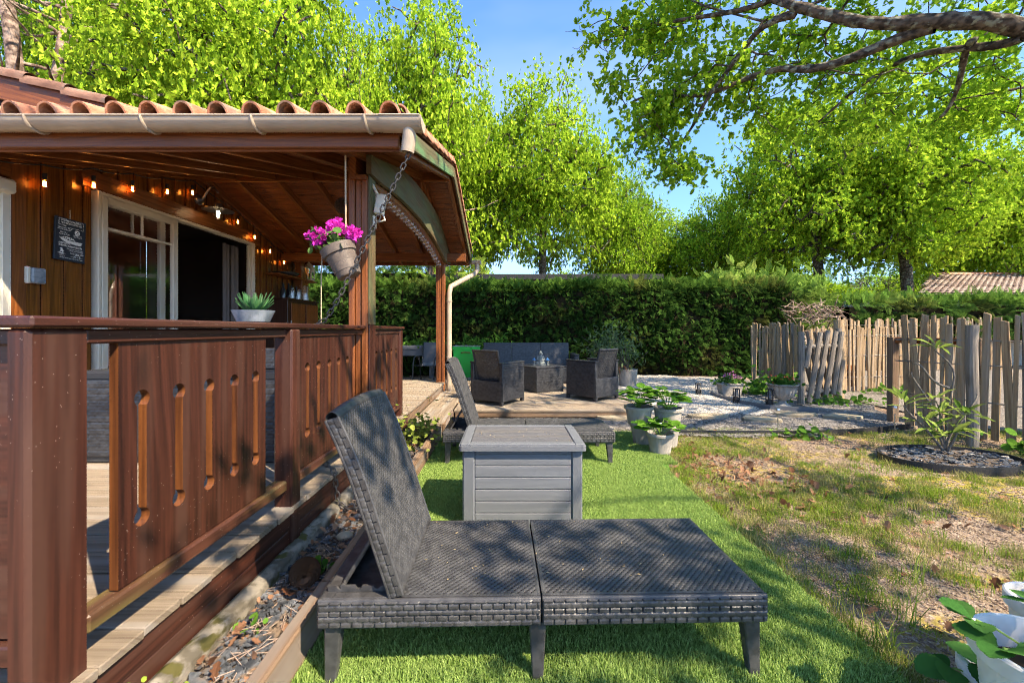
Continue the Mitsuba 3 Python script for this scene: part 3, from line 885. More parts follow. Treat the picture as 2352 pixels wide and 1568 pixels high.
put(ch + '__trim', box((-4.93, 4.055, 0.38), (-4.875, 4.185, 3.30), 0.006), 'wood_beam', label='wide brown vertical trim board')
put(ch + '__trim', box((-4.93, 3.46, 2.99), (-4.870, 4.05, 3.15), 0.006), 'wood_beam')
put(ch + '__trim', box((-4.905, 4.72, 3.155), (-4.862, 8.10, 3.36), 0.006), 'wood_post', label='lintel board above the sliding door')
# window at the near end
w = put(ch + '__window', cat([box((-4.93, 3.47, 1.50), (-4.86, 3.53, 2.95)), box((-4.93, 3.97, 1.50), (-4.86, 4.045, 2.95)), box((-4.93, 3.53, 1.50), (-4.86, 3.97, 1.57))]), 'white_frame', label='white window frame with closed shutter')
put(w + '__shutter', cat([box((-4.92, 3.535, 1.58 + i * 0.056), (-4.895, 3.965, 1.632 + i * 0.056), 0.01) for i in range(22)]), 'white_frame')
put(w + '__shutter_box', box((-4.93, 3.47, 2.82), (-4.80, 4.05, 2.955), 0.02), 'white_frame')
# sliding door: white frame, front sash, second sash slid behind it
d = put(ch + '__door', cat([box((-4.95, DY0, 0.40), (-4.845, DY0 + 0.045, DZ)), box((-4.95, DY1 - 0.085, 0.40), (-4.855, DY1, DZ)), box((-4.95, DY0 + .046, DZ - 0.045), (-4.85, DY1 - .086, DZ)), box((-4.95, DY0 + .046, 0.381), (-4.85, DY1 - .086, 0.41)), box((-4.945, DY1 - .13, 0.41), (-4.90, DY1 - .087, DZ - .062))]), 'white_frame', label='white sliding door, right half open')


def sash(y0, y1, x, nm):
    fr = [box((x - .03, y0, .42), (x + .03, y0 + .075, 3.10)), box((x - .03, y1 - .085, .42), (x + .03, y1, 3.10)), box((x - .03, y0 + .076, 3.02), (x + .03, y1 - .086, 3.10)), box((x - .03, y0 + .076, .42), (x + .03, y1 - .086, .55)),
          box((x - .015, y0 + .076, 2.715), (x + .015, y1 - .086, 2.745)), box((x - .015, (y0 + y1) / 2 - .013, 2.746), (x + .015, (y0 + y1) / 2 + .013, 3.019))]
    put(d + '__sash', cat(fr), 'white_frame')
    g = M(A([[x, y0 + .075, .55], [x, y1 - .085, .55], [x, y1 - .085, 3.02], [x, y0 + .075, 3.02]]), A([[0, 1, 2], [0, 2, 3]]))
    put(d + '__pane', g, 'window_glass')


sash(4.935, 6.07, -4.875, 1)
sash(4.945, 5.93, -4.945, 2)
put(d + '__handle', cbox((-4.835, 6.02, 1.55), (0.02, 0.03, 0.22)), 'metal_steel')
put(ch + '__room', cat([box((-8.4, 3.3, 0.30), (-5.06, 9.6, 0.36)), box((-8.4, 3.3, 3.55), (-5.06, 9.6, 3.6)), box((-8.45, 3.3, 0.30), (-8.40, 9.6, 3.6)), box((-8.4, 3.25, 0.30), (-5.06, 3.30, 3.6)), box((-8.4, 9.6, 0.30), (-5.06, 9.65, 3.6))]), 'room', label='dark room behind the open door')
put(ch + '__counter', box((-7.4, 5.9, 0.37), (-6.7, 8.7, 1.45)), 'wood_dark')


def tile_print(p, n, uv):
    a, b = dr.abs(noise(0) * 0 + (uv.x * 7 - dr.floor(uv.x * 7)) - 0.5), dr.abs((uv.y * 7 - dr.floor(uv.y * 7)) - 0.5)
    star = sst(0.30, 0.26, dr.maximum(a, b) + 0.5 * dr.minimum(a, b))
    return mix((0.55, 0.48, 0.40), (0.10, 0.09, 0.10), star)


scene['tile_print'] = {'type': 'twosided', 'bsdf': {'type': 'principled', 'base_color': mikit.proc(tile_print), 'roughness': 0.4}}
put(ch + '__counter__tile_front', M(A([[-6.695, 5.95, .9], [-6.695, 8.65, .9], [-6.695, 8.65, 1.42], [-6.695, 5.95, 1.42]]), A([[0, 1, 2], [0, 2, 3]]), A([[0, 0], [2.7, 0], [2.7, .52], [0, .52]])), 'tile_print')
yc = np.linspace(7.12, 7.78, 60)
for i, (y0, y1) in enumerate(((7.40, 7.60), (7.63, 7.86))):
    yc = np.linspace(y0, y1, 50)
    xx = -5.12 + 0.035 * np.sin((yc - y0) * 55) + 0.01 * np.sin(yc * 23)
    P = np.stack([np.stack([xx, yc, np.full(50, z)], -1) for z in (0.42, 1.5, 3.05)])
    put(ch + '__curtain', grid(P), 'curtain', True, label='grey curtain hanging inside the open door' if i == 0 else None)
# main roof above the porch
rz = lambda x: 3.90 - 0.285 * (x + 4.33)
put(ch + '__rake_board', beam((-4.33, 4.42, rz(-4.33) - 0.12), (-9.0, 4.42, rz(-9.0) - 0.12), 0.035, 0.26), 'wood_beam', label='dark weathered rake board of the main roof')
put(ch + '__gable', cat([M(A([[-4.9, 4.6, 3.2], [-9.0, 4.6, 3.2], [-9.0, 4.6, rz(-9) - .1], [-4.9, 4.6, rz(-4.9) - .1]]), A([[0, 1, 2], [0, 2, 3]]))]), 'wood_dark')
put(ch + '__roof', M(A([[-4.30, 4.40, rz(-4.3)], [-4.30, 10.9, rz(-4.3)], [-9.0, 10.9, rz(-9)], [-9.0, 4.40, rz(-9)], [-13.5, 10.9, rz(-4.5)], [-13.5, 4.4, rz(-4.5)]]), A([[0, 1, 2], [0, 2, 3], [3, 2, 4], [3, 4, 5]])), 'tile_old', label='weathered tile main roof')
for k in range(11):
    x = -4.26 - k * 0.43
    a = np.linspace(-0.3, np.pi + .3, 11)
    P = np.stack([np.stack([np.full(11, q), 4.46 + 0.10 * np.cos(a), rz(q) + dz + 0.09 * np.sin(a)], -1) for q, dz in ((x, 0.035), (x - .47, 0.0))])
    put(ch + '__roof__rake_tile', cat([grid(P)]), 'tile_old', 40)

# ---------------------------------------------------------------- sun loungers


def weave(w, h, pa=0.047, pb=0.023, amp=0.0085, da=0.0052, db=0.0042):
    """a strip of basket weave relief, in (a, b), raised along +c"""
    na, nb = int(w / da) + 1, int(h / db) + 1
    a, b = np.meshgrid(np.linspace(0, w, na), np.linspace(0, h, nb), indexing='ij')
    row = np.floor(b / pb)
    fa = (a / pa + 0.5 * (row % 2)) % 1
    fb = (b / pb) % 1
    u = np.clip((1 - np.abs(2 * fa - 1)) / 0.24, 0, 1)
    v = np.clip((1 - np.abs(2 * fb - 1)) / 0.36, 0, 1)
    hgt_ = amp * (1 - (1 - u) ** 2) * (1 - (1 - v) ** 2) + amp * 0.35 * (1 - np.abs(2 * fa - 1) > 0.86) * 0
    edge = np.minimum.reduce([a, w - a, b, h - b])
    hgt_ *= np.clip(edge / 0.004, 0, 1)
    return np.stack([a, b, hgt_], -1)


def perforated(L, W, px=0.0145, py=0.0155):
    """sheet with staggered slots, in (x along L, y along W)"""
    nx, ny = int(round(L / px)), int(round(W / py))
    ox = np.array([0, 0.36, 0.64])
    oy = np.array([0, 0.17, 0.83])
    xs = np.append((np.arange(nx)[:, None] + ox).ravel(), nx) * L / nx
    ys = np.append((np.arange(ny)[:, None] + oy).ravel(), ny) * W / ny
    X, Y = np.meshgrid(xs, ys, indexing='ij')
    ci, cj = np.minimum(np.arange(len(xs)) // 3, nx - 1), np.minimum(np.arange(len(ys)) // 3, ny - 1)
    inner = ((np.arange(len(xs)) % 3 > 0)[:, None] & (np.arange(len(ys)) % 3 > 0)[None])
    hole = ((ci[:, None] + cj[None]) % 2 == 0) & (ci > 0)[:, None] & (ci < nx - 1)[:, None] & (cj > 0)[None] & (cj < ny - 1)[None]
    Z = np.where(inner & hole, -0.0035, np.where(inner, 0.0012, 0))
    g = grid(np.stack([X, Y, Z], -1))
    q = (len(xs) - 1) * (len(ys) - 1)
    qi, qj = np.meshgrid(np.arange(len(xs) - 1), np.arange(len(ys) - 1), indexing='ij')
    gone = ((qi % 3 == 1) & (qj % 3 == 1) & hole[:-1, :-1]).ravel()
    return M(g.v, g.f[~np.concatenate([gone, gone])])


def place_sheet(P, o, ea, eb):
    ea, eb = A(ea, dtype=float), A(eb, dtype=float)
    n = np.cross(ea, eb)
    return A(o) + P[..., :1] * ea + P[..., 1:2] * eb + P[..., 2:3] * n


A = lambda x, dtype=float: np.array(x, dtype)
LX0, LX1, LW, LH, LT = -0.80, 1.10, 0.72, 0.37, 0.118


def lounger(name, label, origin, rz, first=None):
    if first:
        return dup(first, name, origin, rz, label=label)
    t = thing(name, label, 'sun lounger', 'grey woven sun loungers')
    x = dict(to_world=world(origin, rz))
    z0 = LH - LT
    r = 0.012
    # rims of woven relief
    for (a, b, seg) in ((LX0, 0.131, 0), (0.139, LX1, 1)):
        ms = []
        P = weave(b - a, LT - 0.012)
        ms.append(grid(place_sheet(P, (a, 0, z0 + .004), (1, 0, 0), (0, 0, 1))))
        ms.append(grid(place_sheet(P, (b, LW, z0 + .004), (-1, 0, 0), (0, 0, 1))))
        if seg == 0:
            ms.append(grid(place_sheet(weave(LW - .01, LT - 0.012), (a, LW - .005, z0 + .004), (0, -1, 0), (0, 0, 1))))
        else:
            ms.append(grid(place_sheet(weave(LW - .01, LT - 0.012), (b, .005, z0 + .004), (0, 1, 0), (0, 0, 1))))
        # rounded top edge and inner rim
        for y, s in ((0.010, 1), (LW - 0.010, -1)):
            ms.append(tube([(a, y, LH - 0.012), (b, y, LH - 0.012)], 0.0115, 10))
        xe = a if seg == 0 else b
        ms.append(tube([(xe + (.010 if seg == 0 else -.010), .008, LH - .012), (xe + (.010 if seg == 0 else -.010), LW - .008, LH - .012)], 0.0115, 10))
        for y in (0.008, LW - 0.020):
            ms.append(box((a + .005, y, z0 - .008), (b, y + 0.012, LH - 0.014), 0.003))
        ms.append(box(((a + .006) if seg == 0 else (b - .02), .012, z0 - .008), ((a + .02) if seg == 0 else (b - .006), LW - .012, LH - .014), .003))
        m = cat([M(q.v, q.f) for q in ms])
        put(t + '__frame', m, 'plastic_wicker', 40, **x)
    # flat rim of the open well
    put(t + '__well_rim', cat([M(q.v, q.f) for q in (box((LX0 + .012, .012, LH - .006), (LX0 + .055, LW - .012, LH + .001), .003), box((LX0 + .056, .012, LH - .006), (-.50, .05, LH + .001), .003), box((LX0 + .056, LW - .05, LH - .006), (-.50, LW - .012, LH + .001), .003))]), 'plastic_wicker', False, **x)
    for y in (.056, LW - .068):
        nr = sbox(LX0 + .02, z0 + .02, -.44, LH + .024).difference(unary_union([Point(xx, LH + .024).buffer(.014) for xx in (-.73, -.65, -.57)]))
        nm = prism(nr, .012)
        put(t + '__notch_rail', M(np.stack([nm.v[:, 0], nm.v[:, 2] + y, nm.v[:, 1]], 1), nm.f[:, ::-1]), 'plastic_wicker', False, **x)
    put(t + '__tray', cat([M(q.v, q.f) for q in (box((LX0 + .02, .02, z0 + .03), (LX1 - .02, LW - .02, z0 + .04), .002), box((-.50, .02, z0 + .041), (-.49, LW - .02, LH - .02), .002))]), 'plastic_wicker', False, label='well tray with an added sheet under the slots so they look dark', **x)  # sheet below the slots is added to make them look dark
    for a, b in ((-0.478, 0.131), (0.139, LX1 - .012)):
        g = perforated(b - a, LW - 0.028)
        put(t + '__woven_top', M(g.v + A([a, 0.014, LH]), g.f), 'plastic_wicker', 50, label='perforated woven lying surface', **x)
    # backrest: slab from hinge to rounded head end
    hx, hz, ang, L, th = -0.452, 0.378, math.radians(108.0), 0.80, 0.052
    d = A([math.cos(ang), 0, math.sin(ang)])
    nrm = A([math.sin(ang), 0, -math.cos(ang)])       # faces the sitter
    g = perforated(L, LW - 0.03)
    s = g.v[:, 0]
    bend = 0.025 * np.clip((s - 0.45) / 0.35, 0, 1) ** 2
    side = 0.018 * (1 - np.abs(2 * g.v[:, 1] / (LW - .03) - 1) ** 2.2) * (s / L) ** 3
    v = A([hx, 0.015, hz]) + (s + side)[:, None] * d + (g.v[:, 2] - bend)[:, None] * nrm + g.v[:, 1:2] * A([0, 1, 0])
    bk = put(t + '__backrest', M(v, g.f), 'plastic_wicker', 50, label='raised woven backrest', **x)
    P = weave(L, th)
    ms = []
    for y, sg in ((0.013, 1), (LW - 0.013, -1)):
        Q = P.copy()
        bnd = 0.025 * np.clip((Q[..., 0] - 0.45) / 0.35, 0, 1) ** 2
        V = A([hx, y, hz]) + Q[..., :1] * d + (-Q[..., 1] - bnd)[..., None] * nrm - sg * Q[..., 2:3] * A([0, 1, 0])
        ms.append(grid(V))
        for dd in (0.0, th):
            ss = np.linspace(0, L, 9)
            bb = 0.025 * np.clip((ss - 0.45) / 0.35, 0, 1) ** 2
            ms.append(tube(A([hx, y, hz]) + ss[:, None] * d + (-dd - bb)[:, None] * nrm, 0.008, 8))
    ss = np.linspace(0, L, 12)
    bb = 0.025 * np.clip((ss - 0.45) / 0.35, 0, 1) ** 2
    yy_ = np.linspace(0.013, LW - .013, 12)
    sd = 0.018 * (1 - np.abs(2 * (yy_ - .013) / (LW - .026) - 1) ** 2.2)
    back = np.stack([np.stack([A([hx, y, hz]) + (s_ + sd[j] * (s_ / L) ** 3) * d - (th + b_) * nrm for j, y in enumerate(yy_)]) for s_, b_ in zip(ss, bb)])
    ms.append(grid(back))
    tp = 0.025
    hd = np.stack([np.stack([A([hx, y, hz]) + (L + sd[j] + 0.026 * math.sin(q)) * d + (-(tp) - th / 2 + th / 2 * math.cos(q)) * nrm for j, y in enumerate(yy_)]) for q in np.linspace(0, np.pi, 9)])
    ms.append(grid(hd))
    put(bk + '__edge', cat([M(q.v, q.f) for q in ms]), 'plastic_wicker', 40, **x)
    put(t + '__prop', M(*(lambda q: (q.v, q.f))(cat([tube([(-.58, y, .62), (-.72, y, LH + .02)], .010, 8) for y in (.10, LW - .10)] + [tube([(-.72, .06, LH + .02), (-.72, LW - .06, LH + .02)], .010, 8)]))), 'plastic_wicker', 40, **x)
    for xx, sp in ((LX0 + .055, -.012), (0.12, 0.0), (LX1 - .055, .012)):
        for y, sy in ((.045, -.012), (LW - .045, .012)):
            q = box((-.036, -.03, 0), (.036, .03, 1), .006)
            k = 0.62 + 0.38 * q.v[:, 2:3]
            v = np.c_[q.v[:, :2] * k, q.v[:, 2] * (z0 + .0)] + np.c_[xx + sp * (1 - q.v[:, 2]), y + sy * (1 - q.v[:, 2]), 0 * q.v[:, 2]]
            put(t + '__leg', M(v, q.f), 'plastic_wicker', False, **x)
    return t


l1 = lounger('sun_lounger', 'dark grey woven plastic sun lounger with raised back, nearest on the turf', (0.005, 1.74, 0.004), 1.3)
lounger('sun_lounger', 'grey woven sun lounger standing behind the plank storage box', (0.075, 4.56, 0.004), 0.4, l1)

# ---------------------------------------------------------------- storage box
t = thing('storage_box', 'grey plastic plank effect storage box between the two loungers', 'storage box')
bx0, bx1, by0, by1 = -0.345, 0.553, 3.09, 3.68


def taper_box(x0, x1, y0, y1, z0, z1, k, ch=0.008):
    q = box((-1, -1, 0), (1, 1, 1), 0.0)
    q = box((0, 0, 0), (x1 - x0, y1 - y0, z1 - z0), ch)
    return move(q, (x0, y0, z0))


put(t + '__body', cat([box((bx0 + .03, by0 + .03, .03), (bx1 - .03, by1 - .02, .565), .004)]), 'plastic_grey')
for x0, x1 in ((bx0, bx0 + .092), (bx1 - .082, bx1)):
    for y0, y1 in ((by0, by0 + .05), (by1 - .06, by1)):
        put(t + '__corner_post', box((x0, y0, .004), (x1, y1, .598), .012), 'plastic_grey')
put(t + '__rail', box((bx0 + .093, by0 + .003, .568), (bx1 - .083, by0 + .05, .597), .006), 'plastic_grey')
for i in range(6):
    z = .04 + i * .0885
    put(t + '__plank', box((bx0 + .093, by0 + .010, z), (bx1 - .083, by0 + .029, z + .0845), .005), 'plastic_grain')
    put(t + '__plank', box((bx0 + .008, by0 + .052, z), (bx0 + .029, by1 - .062, z + .0845), .005), 'plastic_grain')
    put(t + '__plank', box((bx1 - .029, by0 + .052, z), (bx1 - .008, by1 - .062, z + .0845), .005), 'plastic_grain')
lp = unary_union([sbox(bx0 - .025, by0 - .035, bx1 + .025, by1 + .025).buffer(-.03).buffer(.03)])
lid = cat([move(prism(lp, .035), (0, 0, .602)), ])
ld = put(t + '__lid', cat([lid, box((bx0 - .012, by0 - .022, .634), (bx0 + .055, by1 + .012, .652), .008), box((bx1 - .055, by0 - .022, .634), (bx1 + .012, by1 + .012, .652), .008), box((bx0 + .056, by0 - .022, .634), (bx1 - .056, by0 + .045, .652), .008), box((bx0 + .056, by1 - .03, .634), (bx1 - .056, by1 + .012, .652), .008)]), 'plastic_grey')
wood('plastic_dusty', (0.065, 0.07, 0.08), (0.115, 0.112, 0.115), 0.6, 0.3, 0.001, grey=(0.10, 0.094, 0.086), freq=0.8)
for i in range(5):
    y = by0 + .050 + i * .1015
    put(ld + '__slat', box((bx0 + .060, y, .634), (bx1 - .060, y + .097, .649), .005, axis=0), 'plastic_dusty')


# ---------------------------------------------------------------- wicker lounge set on the low deck
def wick_panel(o, ea, eb, w, h):
    return grid(place_sheet(weave(w, h, 0.05, 0.026, 0.005, 0.0105, 0.0075), o, ea, eb))


def armchair(name, label, c, rz, w=0.74, dpt=0.74):
    t = thing(name, label, 'armchair', 'dark wicker armchairs on the low deck')
    x = dict(to_world=world(c, rz))
    hw = w / 2
    m = [wick_panel((-hw + .02, 0, .07), (1, 0, 0), (0, 0, 1), w - .04, .36), wick_panel((hw - .02, dpt, .07), (-1, 0, 0), (0, 0, 1), w - .04, .33), box((-hw + .02, .014, .07), (hw - .02, dpt - .014, .385))]
    put(t + '__base', cat([M(q.v, q.f) for q in m]), 'wicker_dark', 40, **x)
    for s in (-1, 1):
        x0 = hw - .09 if s > 0 else -hw
        m = [box((x0 + .008, .012, .07), (x0 + .082, dpt - .012, .735), .008), box((x0, .0, .735), (x0 + .09, dpt, .765), .012)]
        m.append(wick_panel((hw - .004, .02, .075), (0, 1, 0), (0, 0, 1), dpt - .04, .655) if s > 0 else wick_panel((-hw + .004, dpt - .02, .075), (0, -1, 0), (0, 0, 1), dpt - .04, .655))
        put(t + '__arm', cat([M(q.v, q.f) for q in m]), 'wicker_dark', 40, **x)
        for y in (.03, dpt - .03):
            q = box((x0 + .012, y - .03, 0), (x0 + .078, y + .03, .073), .006)
            put(t + '__leg', M(q.v, q.f), 'wicker_dark', **x)
    # reclined, slightly dished back with see-through weave in its upper half
    g = perforated(.70, w - .19, 0.034, 0.034)
    s = g.v[:, 0]
    yb = 0.13 - 0.20 * s - 0.10 * np.clip(s - .45, 0, 1) ** 1.3
    bow = 0.035 * (1 - (2 * g.v[:, 1] / (w - .19) - 1) ** 2)
    v = np.stack([g.v[:, 1] - (w - .19) / 2, yb - bow * (s / .7), .30 + s * .96], 1)
    put(t + '__backrest', M(v, g.f), 'wicker_dark', 50, **x)
    e = [np.stack([np.full(9, xx), 0.13 - 0.20 * np.linspace(0, .7, 9) - 0.10 * np.clip(np.linspace(0, .7, 9) - .45, 0, 1) ** 1.3, .30 + np.linspace(0, .7, 9) * .96], 1) for xx in (-(w - .19) / 2, (w - .19) / 2)]
    tops = np.linspace(0, 1, 9)
    tp = np.stack([(tops - .5) * (w - .19), np.full(9, e[0][-1][1]) - .035 * (1 - (2 * tops - 1) ** 2), np.full(9, e[0][-1][2])], 1)
    put(t + '__back_frame', M(*(lambda q: (q.v, q.f))(cat([tube(e[0], .018, 8), tube(e[1], .018, 8), tube(tp, .018, 8)]))), 'wicker_dark', 50, **x)
    q = box((-hw + .092, .12, .388), (hw - .092, dpt - .01, .43), .012)
    put(t + '__seat', M(q.v, q.f), 'wicker_dark', **x)
    return t


armchair('wicker_armchair', 'dark wicker armchair turned away, nearest the deck step', (-0.41, 7.45, 0.15), -34)
armchair('wicker_armchair', 'dark wicker armchair right of the coffee table, beside the zinc tub', (1.90, 7.93, 0.15), 40)
t = thing('coffee_table', 'dark wicker box table carrying the grey statue', 'coffee table')
x = dict(to_world=world((0.72, 9.25, 0.15), 31))
tw = .36
put(t + '__body', cat([M(q.v, q.f) for q in [wick_panel((-tw, -tw, .03), (1, 0, 0), (0, 0, 1), 2 * tw, .49), wick_panel((tw, -tw, .03), (0, 1, 0), (0, 0, 1), 2 * tw, .49), wick_panel((tw, tw, .03), (-1, 0, 0), (0, 0, 1), 2 * tw, .49), wick_panel((-tw, tw, .03), (0, -1, 0), (0, 0, 1), 2 * tw, .49), box((-tw + .004, -tw + .004, .0), (tw - .004, tw - .004, .52))]]), 'wicker_dark', 40, **x)
q = box((-tw - .02, -tw - .02, .52), (tw + .02, tw + .02, .56), .012)
put(t + '__top', M(q.v, q.f), 'wicker_dark', **x)
t = thing('wicker_sofa', 'long dark wicker three seat sofa in front of the hedge', 'sofa')
x = dict(to_world=world((0.47, 10.35, 0.15), 0))
sw = 1.24
put(t + '__base', cat([M(q.v, q.f) for q in [wick_panel((-sw, 0, .06), (1, 0, 0), (0, 0, 1), 2 * sw, .33), box((-sw, .014, .02), (sw, .75, .40))]]), 'wicker_dark', 40, **x)
for s in (-1, 1):
    put(t + '__arm', cat([M(q.v, q.f) for q in [box((s * sw - .06, .0, .03), (s * sw + .06, .8, .70), .01), box((s * sw - .07, -.01, .70), (s * sw + .07, .8, .73), .01), wick_panel((s * sw - .055, -.004, .05), (1, 0, 0), (0, 0, 1), .11, .63)]]), 'wicker_dark', 40, **x)
for i in range(3):
    a = -sw + .1 + i * (2 * sw - .2) / 3
    w_ = (2 * sw - .2) / 3 - .008
    put(t + '__back_panel', cat([M(q.v, q.f) for q in [wick_panel((a, .60, .42), (1, 0, 0), (0, .17, .985), w_, .58), beam((a + w_ / 2, .64, .42), (a + w_ / 2, .74, 1.0), w_, .08, up=(0, 1, 0))]]), 'wicker_dark', 40, **x)
    put(t + '__seat', cat([M(q.v, q.f) for q in [box((a, .02, .405), (a + w_, .62, .45), .012)]]), 'wicker_dark', **x)

# ---------------------------------------------------------------- statue and its lanterns
t = thing('seated_statue', 'small pale stone seated meditating statue on the coffee table', 'statue')
from manifold3d import Manifold


def blob(bones, res=0.02, taub=6):
    ms = []
    for (p, r, q, s) in bones:
        ms.append(Manifold.batch_hull([Manifold.sphere(r, 14).translate(list(p)), Manifold.sphere(s, 14).translate(list(q))]))
    m = ms[0]
    for k in ms[1:]:
        m = m + k
    m = m.refine_to_length(res)
    d = m.to_mesh()
    tt = trimesh.Trimesh(d.vert_properties[:, :3], d.tri_verts)
    trimesh.smoothing.filter_taubin(tt, iterations=taub)
    return M(tt.vertices, tt.faces)


bd = blob([((-.085, -.02, .05), .032, (.02, -.075, .04), .028), ((.085, -.02, .05), .032, (-.02, -.08, .045), .028), ((0, 0, .06), .06, (0, 0, .12), .05), ((0, 0, .12), .05, (0, .005, .165), .048), ((-.055, .005, .175), .022, (-.075, -.01, .115), .018), ((.055, .005, .175), .022, (.075, -.01, .115), .018), ((-.075, -.01, .115), .017, (-.02, -.065, .085), .014), ((.075, -.01, .115), .017, (.02, -.065, .085), .014), ((0, .003, .18), .024, (0, 0, .215), .02), ((0, -.002, .235), .034, (0, -.004, .255), .031), ((0, -.04, .24), .006, (0, -.036, .25), .005), ((-.035, 0, .245), .007, (-.036, 0, .225), .008), ((.035, 0, .245), .007, (.036, 0, .225), .008), ((0, .004, .282), .016, (0, .004, .296), .008)], 0.008, 4)
x = dict(to_world=world((0.72, 9.25, 0.712), 10, 1.05))
put(t + '__figure', bd, 'statue_stone', True, **x)
put(t + '__plinth', cat([M(*(lambda q: (q.v, q.f))(lathe([(0, 0), (.12, 0), (.125, .012), (.11, .026), (0, .03)], 24)))]), 'statue_stone', 40, **x)
for (dx, side) in ((-.15, 'left'), (.15, 'right')):
    t = thing('pagoda_lantern', f'tiny stone lantern with blue pagoda roof, {side} of the statue', 'lantern', 'tiny blue roofed lanterns')
    x = dict(to_world=world((0.72 + dx, 9.22, 0.712), 20))
    put(t + '__body', M(*(lambda q: (q.v, q.f))(cat([lathe([(0, 0), (.04, 0), (.04, .015), (.018, .02), (.018, .06), (.035, .07), (.035, .08), (.028, .082), (.028, .115), (0, .115)], 6)]))), 'statue_stone', **x)
    put(t + '__roof', M(*(lambda q: (q.v, q.f))(lathe([(0, .113), (.055, .112), (.058, .118), (.03, .135), (.012, .155), (.01, .17), (0, .175)], 6))), 'blue_glaze', **x)

# ---------------------------------------------------------------- terrace sofa behind the railing, seen through the gaps
t = thing('terrace_sofa', 'dark wicker sofa standing behind the railing on the chalet deck', 'sofa')
put(t + '__base', cat([M(q.v, q.f) for q in [wick_panel((-3.7, 3.45, .44), (1, 0, 0), (0, 0, 1), 1.95, .64), box((-3.7, 3.465, .39), (-1.75, 4.2, 1.06))]]), 'wicker_dark', 40)
put(t + '__cushion', box((-3.66, 3.50, 1.065), (-1.80, 4.15, 1.15), .03), 'plastic_dark')
put(t + '__back', cat([M(q.v, q.f) for q in [wick_panel((-3.1, 3.62, 1.155), (1, 0, 0), (0, 0, 1), 1.3, .18), box((-3.1, 3.632, 1.15), (-1.8, 3.72, 1.335))]]), 'wicker_dark', 40)

# ---------------------------------------------------------------- things on the chalet wall
t = thing('wall_sign', 'black slate style sign with white French holiday phrases hanging on the wall', 'sign')
sx, sy0, sy1, sz0, sz1 = -4.862, 4.435, 4.755, 2.255, 2.725


def on_sign(m):     # (x right along +y, y up) -> wall; a touch of clockwise tilt
    a = math.radians(-2)
    v = m.v.copy()
    cx, cy = .16, .235
    X, Y = v[:, 0] - cx, v[:, 1] - cy
    X, Y = X * math.cos(a) - Y * math.sin(a) + cx, X * math.sin(a) + Y * math.cos(a) + cy
    return M(np.stack([sx + v[:, 2], sy0 + X, sz0 + Y], 1), m.f[:, ::1])


put(t + '__board', on_sign(box((0, 0, -.022), (.32, .47, 0), .003)), 'sign_black')


def txt(s, x0, y0, h, bold=False, w=None):
    q = meshkit.text_mesh(s, h, 0.0012, bold)
    v = np.array(q.vertices)
    if w:
        v[:, 0] *= w / max(v[:, 0].max(), 1e-6)
    return on_sign(M(v + [x0, y0, 0.0003], q.faces))


pr = [txt('DE BONNES VACANCES', .055, .432, .016, True, .21), txt("AU BASSIN D'ARCACHON", .055, .405, .016, True, .215), txt("C'est", .062, .378, .014, True), txt('Manger des huîtres', .022, .352, .012), txt('dans une cabane', .022, .334, .012), txt('Monter la', .045, .302, .013), txt('dune du Pyla', .035, .282, .013), txt('Pêcher à la', .185, .292, .012), txt('Jetée Thiers', .178, .275, .012), txt('FAIRE UN TOUR', .035, .182, .017, True, .12), txt("DE BATEAU AU BANC D'ARGUIN", .035, .156, .017, True, .245), txt('Ramasser des coques', .12, .132, .011, False, .175), txt("à l'Île aux Oiseaux", .14, .113, .011, False, .155), txt('Surfer à la Salie', .155, .085, .013, True, .145), txt('Boire un', .05, .047, .010), txt('verre de vin au coucher du soleil', .05, .028, .010, False, .24)]
fr_ = [on_sign(box((a, b, .0003), (c, d_, .0015), .0)) for a, b, c, d_ in ((.03, .453, .115, .456), (.20, .453, .285, .456), (.03, .385, .033, .453), (.285, .37, .288, .456), (.03, .382, .058, .385), (.12, .37, .288, .373))]
hull = Polygon([(.04, .252), (.06, .225), (.12, .20), (.20, .192), (.265, .19), (.285, .232), (.24, .228), (.15, .228)])
cabin = Polygon([(.06, .256), (.10, .266), (.17, .262), (.21, .238), (.10, .242)]).difference(unary_union([sbox(.085 + i * .02, .246, .098 + i * .02, .257) for i in range(5)]))
oy = Point(.225, .33).buffer(.028).difference(Point(.232, .326).buffer(.018)).union(Point(.236, .325).buffer(.012).difference(Point(.238, .324).buffer(.006)))
surf = unary_union([Polygon([(.025, .077), (.07, .068), (.115, .077), (.07, .083)]), Polygon([(.045, .085), (.055, .10), (.06, .118), (.05, .13), (.055, .133), (.075, .122), (.095, .098), (.09, .096), (.078, .107), (.088, .085), (.078, .085), (.07, .098), (.062, .095), (.055, .085)]), Point(.066, .128).buffer(.007)])
sun_ = Point(.235, .055).buffer(.03).intersection(sbox(0, .057, 1, 1)).difference(Point(.235, .055).buffer(.025)).union(sbox(.165, .052, .29, .055))
put(t + '__print', cat([M(q.v, q.f) for q in pr + fr_ + [on_sign(move(prism(g_, .0012), (0, 0, .0003))) for g_ in (hull, cabin, oy, surf, sun_)]]), 'sign_white', label='white lettering and small drawings')
put(t + '__hanging_cord', tube([(-4.875, 4.60, 2.724), (-4.875, 4.598, 2.83)], .004, 6), 'rope')
t = thing('wall_siren', 'small pale plastic box on the wall below the sign', 'alarm box')
put(t + '__case', cat([box((-4.905, 4.20, 1.975), (-4.83, 4.33, 2.135), .012)]), 'zinc')
put(t + '__front', box((-4.895, 4.165, 1.97), (-4.845, 4.199, 2.14), .008), 'white_frame')

